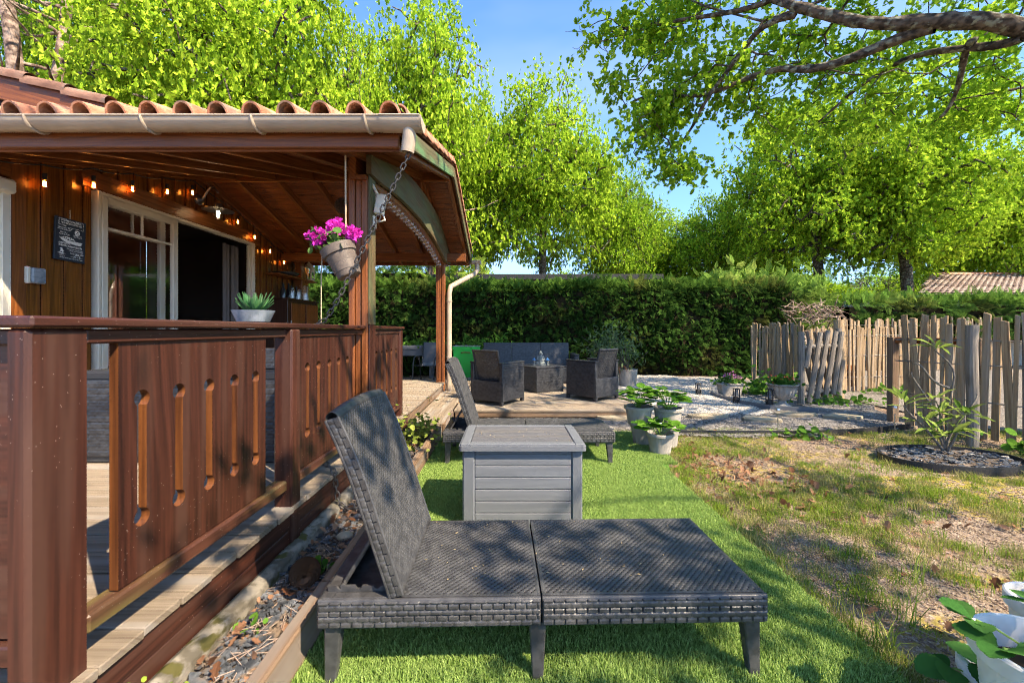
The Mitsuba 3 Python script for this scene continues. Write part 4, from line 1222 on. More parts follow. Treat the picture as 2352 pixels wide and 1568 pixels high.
# string of lit bulbs
scene['bulb_glass'] = {'type': 'thindielectric', 'int_ior': 1.4, 'specular_transmittance': {'type': 'rgb', 'value': [1.0, 0.62, 0.22]}}
t = thing('string_lights', 'black festoon cable with glowing amber bulbs along the chalet wall', 'string lights')
bl = [(4.276, 3.003), (4.78, 3.165), (5.275, 3.29), (5.81, 3.432), (6.277, 3.575), (7.327, 3.405), (7.81, 3.243), (8.325, 3.072), (8.84, 2.933)]
cab = [(-4.80, 3.6, 3.05)]
for y, z in bl:
    zc = z + 0.20
    cab.append((-4.80, y, zc))
cab.append((-4.80, 9.6, 2.85))
C_ = np.array(cab)
tt_ = np.arange(len(C_))
ts = np.linspace(0, len(C_) - 1, 120)
cc = np.stack([np.interp(ts, tt_, C_[:, i]) for i in range(3)], 1)
cc[:, 2] -= 0.03 * np.sin(np.pi * (ts % 1))
put(t + '__cable', tube(cc, .008, 6), 'plastic_dark', True)
for y, z in bl:
    b = put(t + '__bulb', M(*(lambda q: (q.v, q.f))(lathe([(.014, .045), (.03, .02), (.036, -.005), (.03, -.03), (.012, -.043), (.001, -.046)], 14, (-4.795, y, z)))), 'bulb_glass', True)
    put(b + '__socket', lathe([(.001, .11), (.02, .11), (.02, .045), (.001, .045)], 10, (-4.795, y, z)), 'plastic_dark', 40)
    put(b + '__filament', M(*(lambda q: (q.v, q.f))(cat([tube([(-4.795, y + s, z + .03), (-4.795, y + s * 1.3, z - .025)], .006, 5) for s in (-.009, .009)]))), {'type': 'diffuse', 'reflectance': {'type': 'rgb', 'value': 0.2}}, emitter={'type': 'area', 'radiance': {'type': 'rgb', 'value': [12, 5.3, 1.6]}})
# wall lamp
t = thing('wall_lamp', 'galvanised swan neck wall lamp with wide shade above the open door', 'wall lamp')
ly, lx = 6.53, -4.585
put(t + '__rosette', M(*(lambda q: (np.stack([q.v[:, 2], q.v[:, 0], q.v[:, 1]], 1) + A([-4.90, ly, 3.545]), q.f))(lathe([(0, .075), (.03, .072), (.075, .05), (.085, .03), (.085, 0), (0, 0)], 24))), 'metal_dark', 40)
ar = np.linspace(0, 1, 14)
put(t + '__arm', tube(np.stack([-4.83 + .245 * ar, np.full(14, ly), 3.545 + .22 * np.sin(ar * 2.45) - .03 * ar], 1), .018, 10), 'metal_dark', True)
put(t + '__shade', M(*(lambda q: (q.v, q.f))(lathe([(.02, .10), (.05, .095), (.06, .05), (.085, .035), (.215, -.005), (.218, -.012), (.20, -.008), (.085, .02), (.055, .03)], 36, (lx, ly, 3.39)))), 'metal_dark', 40)
put(t + '__glass', M(*(lambda q: (q.v, q.f))(lathe([(.058, .02), (.062, -.06), (.058, -.11), (.035, -.14), (.001, -.15)], 20, (lx, ly, 3.39)))), 'clear_glass', True)
put(t + '__lit_bulb', M(*(lambda q: (q.v, q.f))(lathe([(.001, -.085), (.02, -.075), (.026, -.03), (.02, 0), (.001, .01)], 12, (lx, ly, 3.37)))), {'type': 'diffuse', 'reflectance': {'type': 'rgb', 'value': 0.5}}, True, emitter={'type': 'area', 'radiance': {'type': 'rgb', 'value': [9, 6.2, 3.0]}})

# garland of unlit clear bulbs under the arch
t = thing('bulb_garland', 'row of clear glass bulbs hanging under the curved gable board', 'bulb garland')
gyy = np.linspace(4.36, 8.55, 23)
gzz = np.interp(gyy, [4.3, 4.9, 5.6, 6.3, 7.0, 7.8, 8.6], [2.97, 3.05, 3.085, 3.09, 3.07, 3.0, 2.88])
put(t + '__cable', tube(np.stack([np.full(23, -1.44), gyy, gzz + .10], 1), .007, 6), 'plastic_dark', True)
for y, z in zip(gyy, gzz):
    b = put(t + '__bulb', lathe([(.016, .06), (.03, .03), (.052, -.01), (.058, -.045), (.045, -.08), (.02, -.097), (.001, -.10)], 14, (-1.44, y, z - .01)), 'clear_glass', True)
    put(b + '__socket', lathe([(.001, .105), (.022, .105), (.022, .05), (.001, .05)], 8, (-1.44, y, z - .01)), 'lantern_cream', 40)
t = thing('spotlight', 'white sensor spotlight bracketed on the porch post', 'spotlight')
fx = A([-1.27, 4.10, 2.74])
put(t + '__head', move(box((-.05, -.03, -.10), (.05, .03, .10), .012), fx, R=rot([0, 1, 0], 10)), 'white_frame')
put(t + '__bracket', cat([cbox((-1.325, 4.09, 2.56), (.025, .06, .12)), tube([(-1.31, 4.09, 2.56), (-1.22, 4.09, 2.58), (-1.25, 4.1, 2.66)], .009, 8)]), 'white_frame')
put(t + '__sensor', move(box((-.012, -.02, -.07), (.012, .02, .07), .006), fx + A([-.06, 0.0, .16]), R=rot([0, 1, 0], -28)), 'white_frame')

# bar cabinet, shelf, bottles
t = thing('bar_cabinet', 'dark brown two door cabinet against the far chalet wall', 'cabinet')
put(t + '__body', cat([box((-4.86, 8.16, .38), (-4.36, 9.45, 2.10), .006)]), 'wood_dark')
for y0, y1 in ((8.28, 8.84), (8.90, 9.42)):
    put(t + '__door', box((-4.358, y0, .45), (-4.338, y1, 2.04), .006, axis=2), 'wood_beam')
put(t + '__handle', cbox((-4.33, 8.24, 1.62), (.015, .02, .12)), 'metal_steel')
put(t + '__top', box((-4.87, 8.13, 2.102), (-4.335, 9.47, 2.13), .004), 'wood_dark')
put('wall_shelf', box((-4.86, 8.28, 2.615), (-4.60, 9.95, 2.645), .004), 'wood_post', False, 'plain wooden shelf on the wall above the bar cabinet', 'shelf')
put('black_tray', lathe([(0, 0), (.22, 0), (.26, .03), (.265, .05), (.25, .05), (.20, .015), (0, .012)], 24, (-4.72, 8.75, 2.648)), 'plastic_dark', 30, 'black tray lying on the wall shelf', 'tray')
t = thing('candle_lantern', 'cream filigree candle lantern at the end of the wall shelf', 'lantern')
put(t + '__frame', cat([box((-4.75, 9.55, 2.65), (-4.57, 9.75, 2.67)), box((-4.75, 9.55, 2.95), (-4.57, 9.75, 2.97))] + [cbox((x_, y_, 2.81), (.02, .02, .28)) for x_ in (-4.74, -4.58) for y_ in (9.56, 9.74)]), 'lantern_cream')
put(t + '__roof', lathe([(.12, 2.97), (.07, 3.03), (.03, 3.05), (.02, 3.09), (.001, 3.10)], 4, (-4.66, 9.65, 0)), 'lantern_cream')
gd = prism(sbox(9.565, 2.67, 9.735, 2.95).difference(unary_union([Point(9.65, 2.80).buffer(.055), sbox(9.60, 2.70, 9.70, 2.80)])), .01)
put(t + '__panel', M(np.stack([gd.v[:, 2] - 4.575, gd.v[:, 0], gd.v[:, 1]], 1), gd.f), 'lantern_cream')
flat('bottle_dark', (0.02, 0.03, 0.04), 0.1, 0.6)
for i, (y, x_, h, w_) in enumerate(((8.45, -4.6, .30, 'leftmost, front row'), (8.58, -4.68, .34, 'left of the centre'), (8.72, -4.58, .29, 'third along'), (8.84, -4.70, .36, 'tallest, in the middle'), (8.97, -4.6, .30, 'beside the amber jar'))):
    put('bottle', lathe([(0, 0), (.045, 0), (.048, .02), (.048, h * .55), (.02, h * .75), (.018, h), (0, h)], 12, (x_, y, 2.131)), 'bottle_dark', 40, f'dark bottle on the bar cabinet, {w_}', 'bottle', 'dark bottles on the bar cabinet')
for i, (y, c_, w_) in enumerate(((8.52, 'clear_glass', 'at the left end'), (8.78, 'clear_glass', 'between the bottles'), (9.06, 'clear_glass', 'at the right end of the bottles'))):
    put('jar', lathe([(.001, 0), (.05, 0), (.052, .02), (.052, .17), (.045, .19), (.045, .22)], 14, (-4.45, y, 2.131)), c_, True, f'clear glass jar on the bar cabinet {w_}', 'jar', 'glass jars on the bar cabinet')
put('glass_vase', lathe([(.001, 0), (.13, 0), (.13, .02), (.10, .36), (.095, .36), (.12, .03)], 20, (-4.58, 9.28, 2.131)), 'clear_glass', True, 'large clear glass vase at the far end of the bar cabinet', 'vase')
put('round_glass_bowl', lathe([(.02, 0), (.05, .0), (.02, .02), (.015, .12), (.10, .17), (.13, .25), (.11, .34)], 20, (-4.68, 9.35, 2.648)), 'clear_glass', True, 'stemmed round glass bowl on the shelf beside the cream lantern', 'glass bowl')

# ---------------------------------------------------------------- chain
ck = thing('rain_chain', 'heavy dark steel chain running from the gutter outlet down through the railing', 'chain')
path = np.array([(-.805, 3.36, 2.93), (-1.01, 3.35, 2.50), (-1.23, 3.34, 2.04), (-1.37, 3.32, 1.74), (-1.465, 3.31, 1.575), (-1.52, 3.30, 1.555), (-1.575, 3.29, 1.50), (-1.58, 3.27, 1.1), (-1.55, 3.25, .60), (-1.47, 3.23, .475), (-1.38, 3.21, .44), (-1.345, 3.2, .40), (-1.335, 3.2, .28), (-1.31, 3.19, .17), (-1.24, 3.19, .115), (-1.19, 3.17, .11), (-1.16, 3.21, .115)])
seg = np.concatenate([[0], np.cumsum(np.linalg.norm(np.diff(path, axis=0), axis=1))])
pitch = 0.047
lk = torus(0.0155, 0.0062, 14, 7, 0.0145)
s_ = 0.0
i = 0
while s_ < seg[-1] - pitch:
    p = A([np.interp(s_, seg, path[:, k]) for k in range(3)])
    q = A([np.interp(s_ + pitch, seg, path[:, k]) for k in range(3)])
    Rm = frame(q - p, (0.3, 1, 0.1)) @ rot([1, 0, 0], 38 + 90 * (i % 2))
    put(ck + '__link', move(lk, (p + q) / 2, R=Rm), 'chain_iron', True)
    s_ += pitch
    i += 1

# flood of small garden fittings -----------------------------------------
for (x, y, w_) in ((1.78, 6.0, 'beside the corner of the low deck'), (3.90, 5.99, 'in the middle, in front of the urn'), (5.76, 6.17, 'nearest the near paling fence')):
    t = thing('solar_stake_light', f'thin steel solar stake light {w_}', 'garden light', 'steel solar stake lights')
    put(t + '__stake', lathe([(.001, -.03), (.008, 0), (.008, .24), (.001, .24)], 8, (x, y, 0)), 'metal_steel', 40)
    put(t + '__shade', lathe([(.016, .23), (.026, .235), (.026, .34), (.016, .34)], 14, (x, y, 0)), 'clear_glass', 40)
    put(t + '__cap', lathe([(.001, .37), (.032, .365), (.036, .34), (.001, .338)], 14, (x, y, 0)), 'metal_steel', 40)
for (x, y, h, w_) in ((4.36, 9.5, .26, 'at the tip of the white gravel edging'), (4.60, 8.35, .30, 'right of the low planter'), (4.95, 7.85, .36, 'left of the ribbed urn')):
    t = thing('solar_lantern_post', f'short black square solar lantern {w_}', 'garden light', 'short black solar lanterns')
    put(t + '__post', cat([cbox((x + a * .04, y + b * .04, h / 2), (.016, .016, h)) for a in (-1, 1) for b in (-1, 1)] + [cbox((x, y, .02), (.096, .096, .03)), cbox((x, y, h * .35), (.07, .07, h * .3)), cbox((x, y, h + .008), (.105, .105, .016))]), 'black_edge')
    put(t + '__lens', cbox((x, y, h * .74), (.05, .05, h * .40)), 'plastic_grey')
rb = np.random.default_rng(2)
q = []
for i in range(100):
    if i % 3:
        p = A([rb.uniform(-.42, 1.05), 1.78 + rb.uniform(.05, .66), .383 + .0005])
    else:
        p = A([rb.uniform(-.26, .47), rb.uniform(3.16, 3.6), .6545])
    a, L, w_ = rb.uniform(0, 6.28), rb.uniform(.003, .010), rb.uniform(.0012, .0025)
    d, e = A([math.cos(a), math.sin(a), 0]) * L, A([-math.sin(a), math.cos(a), 0]) * w_
    q.append(M(np.array([p - d, p + e, p + d, p - e, p + A([0, 0, .003])]), np.array([[0, 1, 4], [1, 2, 4], [2, 3, 4], [3, 0, 4]]), None, np.tile(A([.34, .25, .12]) * rb.uniform(.4, 1.4), (5, 1))))
put('catkin_crumbs', cat(q), 'tinted', False, 'tiny dry catkin crumbs lying on the near lounger and the box lid', 'litter', None, 'stuff')
# pine cones and fallen bits
t = thing('pine_cone', 'large brown pine cone lying in the slate bed behind the near lounger', 'pine cone')
sc = []
for i in range(130):
    f_ = i / 130
    a = i * 2.39996
    r = 0.058 * math.sin(np.pi * (0.12 + 0.80 * f_)) + .006
    z = -0.075 + 0.15 * f_
    o = A([math.cos(a), math.sin(a), 0])
    b_ = A([-math.sin(a), math.cos(a), 0])
    ti = o * r * 1.25 + A([0, 0, z + .014])
    ba = o * r * .4 + A([0, 0, z])
    sc.append(M(np.array([ba - b_ * .009, ba + b_ * .009, ti + b_ * .013, ti - b_ * .013, ti * 1.0 + o * .003 + A([0, 0, .010])]), np.array([[0, 1, 2], [0, 2, 3], [3, 2, 4]])))
cone = cat(sc)
put(t + '__scales', move(cone, (-1.13, 2.30, .155), R=rot([1, 0.4, 0], 80)), 'cone_brown')
put('hanging_pine_cone', move(cone, tuple(at(786, 470, 4.3)), R=rot([1, 0, 0], 180)), 'cone_brown', False, 'brown pine cone hanging from the rafters above the flower pot', 'pine cone')
put('white_stone', move(sphere((0, 0, 0), 1, 2), (-1.10, 2.78, .115), R=np.diag([.055, .045, .028])), 'stone_pale', True, 'rounded whitish stone in the slate bed near the hanging chain', 'stone')

# ---------------------------------------------------------------- leaves
QUAD = (A([[0, 0, 0], [.45, .34, .07], [1, 0, -.03], [.45, -.34, .07]]), np.array([[0, 1, 2], [0, 2, 3]]))
_o = A([[0, 0, 0], [.18, .10, .02], [.30, .30, .06], [.42, .17, .03], [.58, .38, .08], [.68, .20, .03], [.84, .27, .03], [1.0, 0, -.06], [.84, -.27, .03], [.68, -.20, .03], [.58, -.38, .08], [.42, -.17, .03], [.30, -.30, .06], [.18, -.10, .02], [.5, 0, 0]])
OAK = (_o, np.array([[14, i, i + 1] for i in range(13)] + [[14, 13, 0]]))
LANCE = (A([[0, 0, 0], [.25, .085, .03], [.6, .11, .03], [1, 0, -.12], [.6, -.11, .03], [.25, -.085, .03], [.3, 0, .0], [.65, 0, -.01]]), np.array([[0, 1, 6], [1, 2, 7], [1, 7, 6], [2, 3, 7], [0, 6, 5], [6, 7, 4], [6, 4, 5], [7, 3, 4]]))
_a = np.linspace(-2.6, 2.6, 19)
_b = np.stack([.52 + .50 * np.cos(_a), .44 * np.sin(_a), .05 * np.abs(np.sin(_a))], 1)
_b[1::2] *= A([.95, .90, 1])
BERRY = (np.vstack([[[0, 0, 0]], _b, [[.5, 0, -.03]]]), np.array([[20, i, i + 1] for i in range(1, 19)] + [[20, 19, 0], [20, 0, 1]]))


_s = np.linspace(0, 1, 21)
_t = np.linspace(-1, 1, 9)
_w = .40 * np.sin(np.pi * np.clip(_s, 0, 1) ** .8) ** .62 * (1 + .09 * (np.arange(21) % 2))
_S, _T2 = np.meshgrid(_s, _t, indexing='ij')
_z = .10 * np.abs(_T2) * _w[:, None] / .4 + .011 * np.sin((_S - .30 * np.abs(_T2)) * 2 * np.pi * 7) * (np.abs(_T2) > .1) - .10 * _S ** 2
_g = grid(np.stack([_S + .05 * np.abs(_T2) * (_S < .9), _T2 * _w[:, None], _z], -1))
BERRY_HI = (_g.v, _g.f)


def leaves(P, size, rng, shape_=QUAD, up=0.35, c0=(.05, .1, .01), c1=(.15, .26, .03), jit=0.3, D=None, flat_=None):
    """one leaf at every point of P; D: preferred directions"""
    P = np.asarray(P, float)
    n = len(P)
    d = rng.normal(size=(n, 3))
    if D is not None:
        d = d * 0.5 + D
    d /= np.linalg.norm(d, axis=1, keepdims=True)
    nn = rng.normal(size=(n, 3)) * (1 if flat_ is None else flat_) + A([0, 0, up * 3])
    nn -= d * (nn * d).sum(1, keepdims=True)
    nn /= np.linalg.norm(nn, axis=1, keepdims=True) + 1e-9
    b = np.cross(nn, d)
    T, Fc = shape_
    s = np.asarray(size) * rng.uniform(1 - jit, 1 + jit, n)
    v = P[:, None] + s[:, None, None] * (T[None, :, :1] * d[:, None] + T[None, :, 1:2] * b[:, None] + T[None, :, 2:3] * nn[:, None])
    k = len(T)
    f = (np.arange(n)[:, None, None] * k + Fc[None]).reshape(-1, 3)
    t = rng.uniform(0, 1, (n, 1))
    col = A(c0) + (A(c1) - A(c0)) * t
    col = col * rng.uniform(0.85, 1.15, (n, 1))
    return M(v.reshape(-1, 3), f, None, np.repeat(col, k, 0))


def rosettes(C, per, spread, out, rng, m=6):
    """twig ends scattered round the clump centres C; m leaf bases and directions at each end"""
    P = np.repeat(C, per, 0) + np.clip(rng.normal(size=(len(C) * per, 3)), -2, 2) * A(spread)
    O = np.repeat(out, per, 0) + rng.normal(size=P.shape) * .55 + A([0, 0, .15])
    O /= np.linalg.norm(O, axis=1, keepdims=True)
    Pl, Ol = np.repeat(P, m, 0), np.repeat(O, m, 0)
    r = rng.normal(size=Pl.shape)
    r -= Ol * (r * Ol).sum(1, keepdims=True)
    r /= np.linalg.norm(r, axis=1, keepdims=True)
    D = r + Ol * .55
    return Pl + Ol * rng.uniform(-.05, .03, (len(Pl), 1)), D * 2.2


def segs(P0, P1, R0_, R1_, n=5):
    """tapered tubes P0 -> P1"""
    P0, P1 = np.asarray(P0), np.asarray(P1)
    d = P1 - P0
    d = d / (np.linalg.norm(d, axis=1, keepdims=True) + 1e-9)
    s = np.cross(d, A([0.12, 0.31, 0.94]))
    s /= np.linalg.norm(s, axis=1, keepdims=True) + 1e-9
    b = np.cross(d, s)
    a = np.arange(n) * 2 * np.pi / n
    ring = np.cos(a)[None, :, None] * s[:, None] + np.sin(a)[None, :, None] * b[:, None]
    v = np.concatenate([P0[:, None] + ring * np.asarray(R0_)[:, None, None], P1[:, None] + ring * np.asarray(R1_)[:, None, None]], 1)
    k = np.arange(n)
    l = (k + 1) % n
    fc = np.concatenate([np.stack([k, l, l + n], 1), np.stack([k, l + n, k + n], 1)])
    f = (np.arange(len(P0))[:, None, None] * 2 * n + fc[None]).reshape(-1, 3)
    return M(v.reshape(-1, 3), f)


def skeleton(start, clumps, rng, sag=0.12, bias=0.25):
    """joins clump centres to the given start nodes (list of (p, parent)); returns nodes, parents"""
    nodes = [A(p) for p, _ in start]
    par = [q for _, q in start]
    cost = [0.0] * len(nodes)
    root = nodes[-1]
    order = np.argsort(np.linalg.norm(clumps - root, axis=1))
    tips = []
    N = np.array(nodes)
    Cst = np.array(cost)
    fixed = len(nodes) - 1
    for i in order:
        c = clumps[i]
        dist = np.linalg.norm(N - c, axis=1)
        up = np.clip(N[:, 2] - c[2], 0, 9)
        j = int(np.argmin(dist + bias * Cst + 0.25 * up + (np.arange(len(N)) < max(0, fixed - 3)) * 3.0))
        L = dist[j]
        mid = (N[j] + c) / 2 + rng.normal(size=3) * L * 0.10 + A([0, 0, sag * L * 0.5])
        N = np.vstack([N, mid, c])
        Cst = np.append(Cst, [Cst[j] + L / 2, Cst[j] + L])
        par += [j, len(N) - 2]
        tips.append(len(N) - 1)
    return N, np.array(par), tips


def limbs(N, par, r_tip, r_base, nseg=5, power=0.5):
    cnt_ = np.ones(len(N))
    for i in range(len(N) - 1, 0, -1):
        if par[i] >= 0:
            cnt_[par[i]] += cnt_[i]
    r = r_tip + (r_base - r_tip) * ((cnt_ - 1) / (cnt_.max() - 1)) ** power
    i = np.arange(len(N))[par >= 0]
    p = par[i]
    rr_ = np.minimum(r[p], r[i] * 1.9)
    return N[p], N[i], rr_, r[i], nseg


def crown_points(n, c, rad, rng, holes=0.37, seed=1, shell=0.42, under=-0.75):
    out = []
    while len(out) < n:
        p = rng.normal(size=3)
        p /= np.linalg.norm(p)
        p *= rng.uniform(0, 1) ** shell
        if p[2] < under:
            continue
        lump = 0.80 + 0.4 * meshkit.noise(p * 2.3 + seed * 7.7, seed)
        q = p * lump
        if meshkit.noise(q * 3.1 + seed * 3.3, seed + 5) < holes * 0.9:
            continue
        out.append(q)
    return A(c) + np.array(out) * A(rad)


def make_tree(name, H, th, rad, n, per, lsize, rng, seed, c0, c1, spread=0.33, r_base=0.20, lean=(0, 0)):
    """shapegroups name_wood and name_leaf; the tree stands at the origin"""
    cz = H - rad[2] * 0.95
    pts = crown_points(n, (lean[0], lean[1], cz), rad, rng, seed=seed)
    tz = np.linspace(0, cz + rad[2] * 0.15, 9)
    ph = rng.uniform(0, 6)
    start = [((lean[0] * (z / cz) ** 1.5 + 0.10 * math.sin(z * 1.3 + ph), lean[1] * (z / cz) ** 1.5 + 0.10 * math.cos(z * 1.1 + ph), z), i - 1) for i, z in enumerate(tz)]
    N, par, tips = skeleton(start, pts, rng)
    P0, P1, r0, r1, ns = limbs(N, par, 0.016, r_base, 6)
    wood_ = segs(P0, P1, r0, r1, 6)
    dirs = pts - A([lean[0], lean[1], cz - rad[2] * .4])
    dirs /= np.linalg.norm(dirs, axis=1, keepdims=True)
    Lp, Ld = rosettes(pts, per, (spread, spread, spread * .7), dirs, rng)
    lf = leaves(Lp, lsize, rng, QUAD, 0.45, c0, c1, .42, D=Ld)
    tn = meshkit.fbm(Lp * 1.1 + seed, 3, 13)[:, None]
    lf.c = np.repeat(lf.c.reshape(-1, 4, 3)[:, 0] * (.45 + 1.1 * tn) * np.array([1, 1, 1]) + np.clip(tn - .55, 0, 1) * np.array([.22, .10, 0]), 4, 0)
    scene[name + '_wood_group'] = {'type': 'shapegroup', 'wood': shape(wood_, 'bark_oak', True)}
    scene[name + '_leaf_group'] = {'type': 'shapegroup', 'leaves': shape(lf, 'leaf')}


rt = np.random.default_rng(23)
YG0, YG1 = (0.15, 0.29, 0.014), (0.50, 0.68, 0.06)
make_tree('oak_a', 9.0, 2.4, (4.0, 4.0, 3.25), 520, 24, 0.116, rt, 3, YG0, YG1)
make_tree('oak_b', 9.0, 2.4, (3.3, 3.3, 3.35), 460, 24, 0.116, rt, 8, YG0, YG1, lean=(0.5, 0.2))
make_tree('oak_c', 9.0, 2.4, (4.4, 4.2, 3.1), 540, 24, 0.116, rt, 14, (0.12, 0.26, 0.013), (0.43, 0.62, 0.055), lean=(-.4, 0))


def tree(kind, u, Y, s, rz, label, name='oak_tree', v0=None):
    X = (u - CU) * Y / F
    t = thing(name, label, 'tree', 'bright green oaks beyond the hedge')
    instance(t + '__trunk', kind + '_wood_group', (X, Y, 0), rz, s)
    instance(t + '__crown', kind + '_leaf_group', (X, Y, 0), rz, s)
    return t


def tall(v, Y):          # design height of a top seen at v
    return EYE + (CV - v) * Y / F


for kind, u, Y, vt, hw, rz, label in (
        ('oak_a', 530, 13.5, -150, 300, 20, 'big bright oak rising directly behind the porch roof'),
        ('oak_c', 230, 16.5, -60, 190, 130, 'broad bright oak behind the chalet roof at the far left'),
        ('oak_b', 790, 15.5, 70, 120, 300, 'tall oak behind the porch ridge, left of the blue gap'),
        ('oak_b', 1000, 17.5, 45, 160, 200, 'tall pointed oak rising just right of the porch gable'),
        ('oak_a', 1250, 20.0, 205, 190, 75, 'round topped oak behind the middle of the hedge'),
        ('oak_c', 1425, 23.0, 400, 120, 10, 'small leaning oak right of the round topped oak'),
        ('oak_b', 1110, 22.0, 240, 110, 120, 'oak with dim trunk behind the tall pointed oak'),
        ('oak_c', 1645, 27.0, 455, 105, 190, 'low distant oak in the gap under the blue sky'),
        ('oak_a', 1880, 21.0, 230, 215, 150, 'wide bright oak behind the dead branch pile'),
        ('oak_b', 2080, 19.0, 215, 200, 40, 'oak with leaning trunk behind the conifer hedge'),
        ('oak_a', 2370, 21.0, 335, 135, 260, 'oak overhanging the tiled roof at the right edge'),
        ('oak_c', 2200, 25.0, 400, 160, 80, 'distant oak left of the tiled roof'),
        ('oak_b', 1510, 30.0, 500, 120, 330, 'far oak above the dark carport roof'),
        ('oak_c', 1760, 30.0, 480, 130, 250, 'far oak between the gap and the wide bright oak')):
    h = tall(vt, Y)
    rad_xy = {'oak_a': 4.3, 'oak_b': 3.6, 'oak_c': 4.6}[kind]
    sx = hw * Y / F / rad_xy
    tree(kind, u, Y, (sx, sx, h / 9.0), rz, label)
# far wood that closes the skyline
gw = []
for i in range(46):
    x = -34 + i * 2.0 + rt.uniform(-.6, .6)
    y = rt.uniform(33, 40)
    instance(f'far_wood__{2 * i + 1:03d}', ('oak_a', 'oak_b', 'oak_c')[i % 3] + '_leaf_group', (x, y, -1.0), rt.uniform(0, 360), rt.uniform(.65, .9))
    instance(f'far_wood__{2 * i + 2:03d}', ('oak_a', 'oak_b', 'oak_c')[i % 3] + '_wood_group', (x, y, -1.0), rt.uniform(0, 360), rt.uniform(.65, .9))
lab('far_wood', 'far green wood reading as one mass behind the oaks', 'woodland', None, 'stuff')


def pine(u, Y, r, h, lean, label, v_needles=None):
    X = (u - CU) * Y / F
    t = thing('pine_tree', label, 'tree', 'pines behind the chalet')
    z = np.linspace(0, h, 14)
    P = np.stack([X + lean * (z / h) + .08 * np.sin(z * .8), Y + 0 * z, z], 1)
    put(t + '__trunk', M(tube(P, np.linspace(r, r * .55, 14), 14).v, tube(P, np.linspace(r, r * .55, 14), 14).f), 'bark_pine', True)
    rr2 = np.random.default_rng(int(u))
    br, tips = [], []
    for k in range(16):
        zz = rr2.uniform(h * .42, h)
        a = rr2.uniform(0, 6.28)
        L = rr2.uniform(1.2, 2.6)
        p0 = A([np.interp(zz, z, P[:, 0]), Y, zz])
        pts = [p0 + A([math.cos(a), math.sin(a), .25 * s]) * L * s + A([0, 0, .05 * math.sin(7 * s)]) for s in np.linspace(0, 1, 5)]
        br.append(tube(pts, np.linspace(.06, .015, 5), 6))
        if zz > h * .72:
            tips += [pts[-1], pts[-2], pts[-1] + rr2.normal(size=3) * .3]
    for b_ in br:
        put(t + '__branch', M(b_.v, b_.f), 'bark_pine', True)
    tp = np.repeat(np.array(tips), 110, 0) + rr2.normal(size=(len(tips) * 110, 3)) * .33
    m = leaves(tp, .22, rr2, (A([[0, 0, 0], [.5, .03, 0], [1, 0, 0], [.5, -.03, 0]]), np.array([[0, 1, 2], [0, 2, 3]])), .5, (.02, .05, .015), (.06, .11, .03))
    put(t + '__crown', m, 'leaf')


pine(115, 12.0, .26, 13.5, -1.6, 'thick leaning pine trunk at the upper left corner')
pine(17, 12.5, .20, 14.0, 2.2, 'pale pine with bare side branches left of the big oak')
pine(985, 16.5, .16, 6.5, .1, 'dark bare pine trunk seen under the arch, left one')
pine(1003, 17.0, .15, 6.5, .1, 'dark bare pine trunk seen under the arch, right one')

# ---------------------------------------------------------------- overhanging oak: its limbs cross the upper right of the view
t = thing('overhanging_oak', 'big oak whose lichened limbs and leaves overhang the upper right of the yard', 'tree')
ro = np.random.default_rng(41)
TR = A([9.3, 4.6, 0])
trunk = [(9.3, 4.6, -.1), (9.25, 4.65, 1.5), (9.2, 4.7, 3.0), (9.1, 4.8, 4.4), (9.0, 4.9, 5.4)]


def dpt(lst):
    return [at(u, v, Y) for u, v, Y in lst]


fork = trunk[-1]
limb_paths = [
    ([fork] + dpt([(2560, 150, 5.2), (2352, 68, 5.4), (2180, 50, 5.6), (2060, 55, 5.9), (1950, 45, 6.2), (1840, 18, 6.5), (1770, -5, 6.8), (1660, -60, 7.2), (1560, -130, 7.6)]), .135, .04),
    (dpt([(2150, 62, 5.7), (2050, 95, 6.0), (1975, 125, 6.3), (1876, 156, 6.7), (1800, 160, 7.0), (1725, 178, 7.3), (1626, 215, 7.6), (1526, 222, 7.9), (1450, 236, 8.2)]), .085, .02),
    (dpt([(2352, 86, 5.4), (2225, 110, 5.9), (2090, 133, 6.4), (1975, 200, 7.0), (1880, 280, 7.5)]), .06, .015),
    (dpt([(2241, 95, 5.8), (2216, 125, 6.0), (2200, 200, 6.3), (2160, 270, 6.6)]), .055, .02),
    (dpt([(1826, 35, 6.6), (1750, 65, 7.0), (1700, 125, 7.3), (1626, 225, 7.5), (1590, 290, 7.8), (1566, 330, 8.0), (1555, 400, 8.1)]), .05, .012),
    (dpt([(1770, 0, 6.8), (1610, 40, 7.4), (1440, 65, 8.0), (1380, 95, 8.3)]), .045, .012),
    (dpt([(2352, 200, 7.2), (2260, 218, 7.3), (2190, 232, 7.4)]), .025, .012),
    ([fork, (8.4, 3.2, 6.4), (7.0, 1.6, 7.0), (5.2, .4, 7.4), (3.4, -.4, 7.8), (1.6, -1.0, 8.1)], .10, .03),
    ([fork, (9.5, 3.0, 6.8), (8.5, 1.5, 7.9), (8.4, -.4, 7.4), (6.9, -1.6, 8.4), (6.9, -3.4, 8.0)], .055, .02),
    ([fork, (9.4, 5.6, 7.4), (8.8, 6.4, 9.2), (7.0, 7.2, 10.0), (5.0, 7.6, 10.3)], .15, .04),
    ([(6.0, 1.0, 7.2), (5.4, 2.2, 7.6), (4.6, 3.4, 7.9), (3.6, 4.4, 8.2)], .08, .03),
]
start_nodes, start_par, seg_r = [], [], []
mw = [tube(trunk, [.42, .36, .33, .31, .27], 14)]
anchors = []
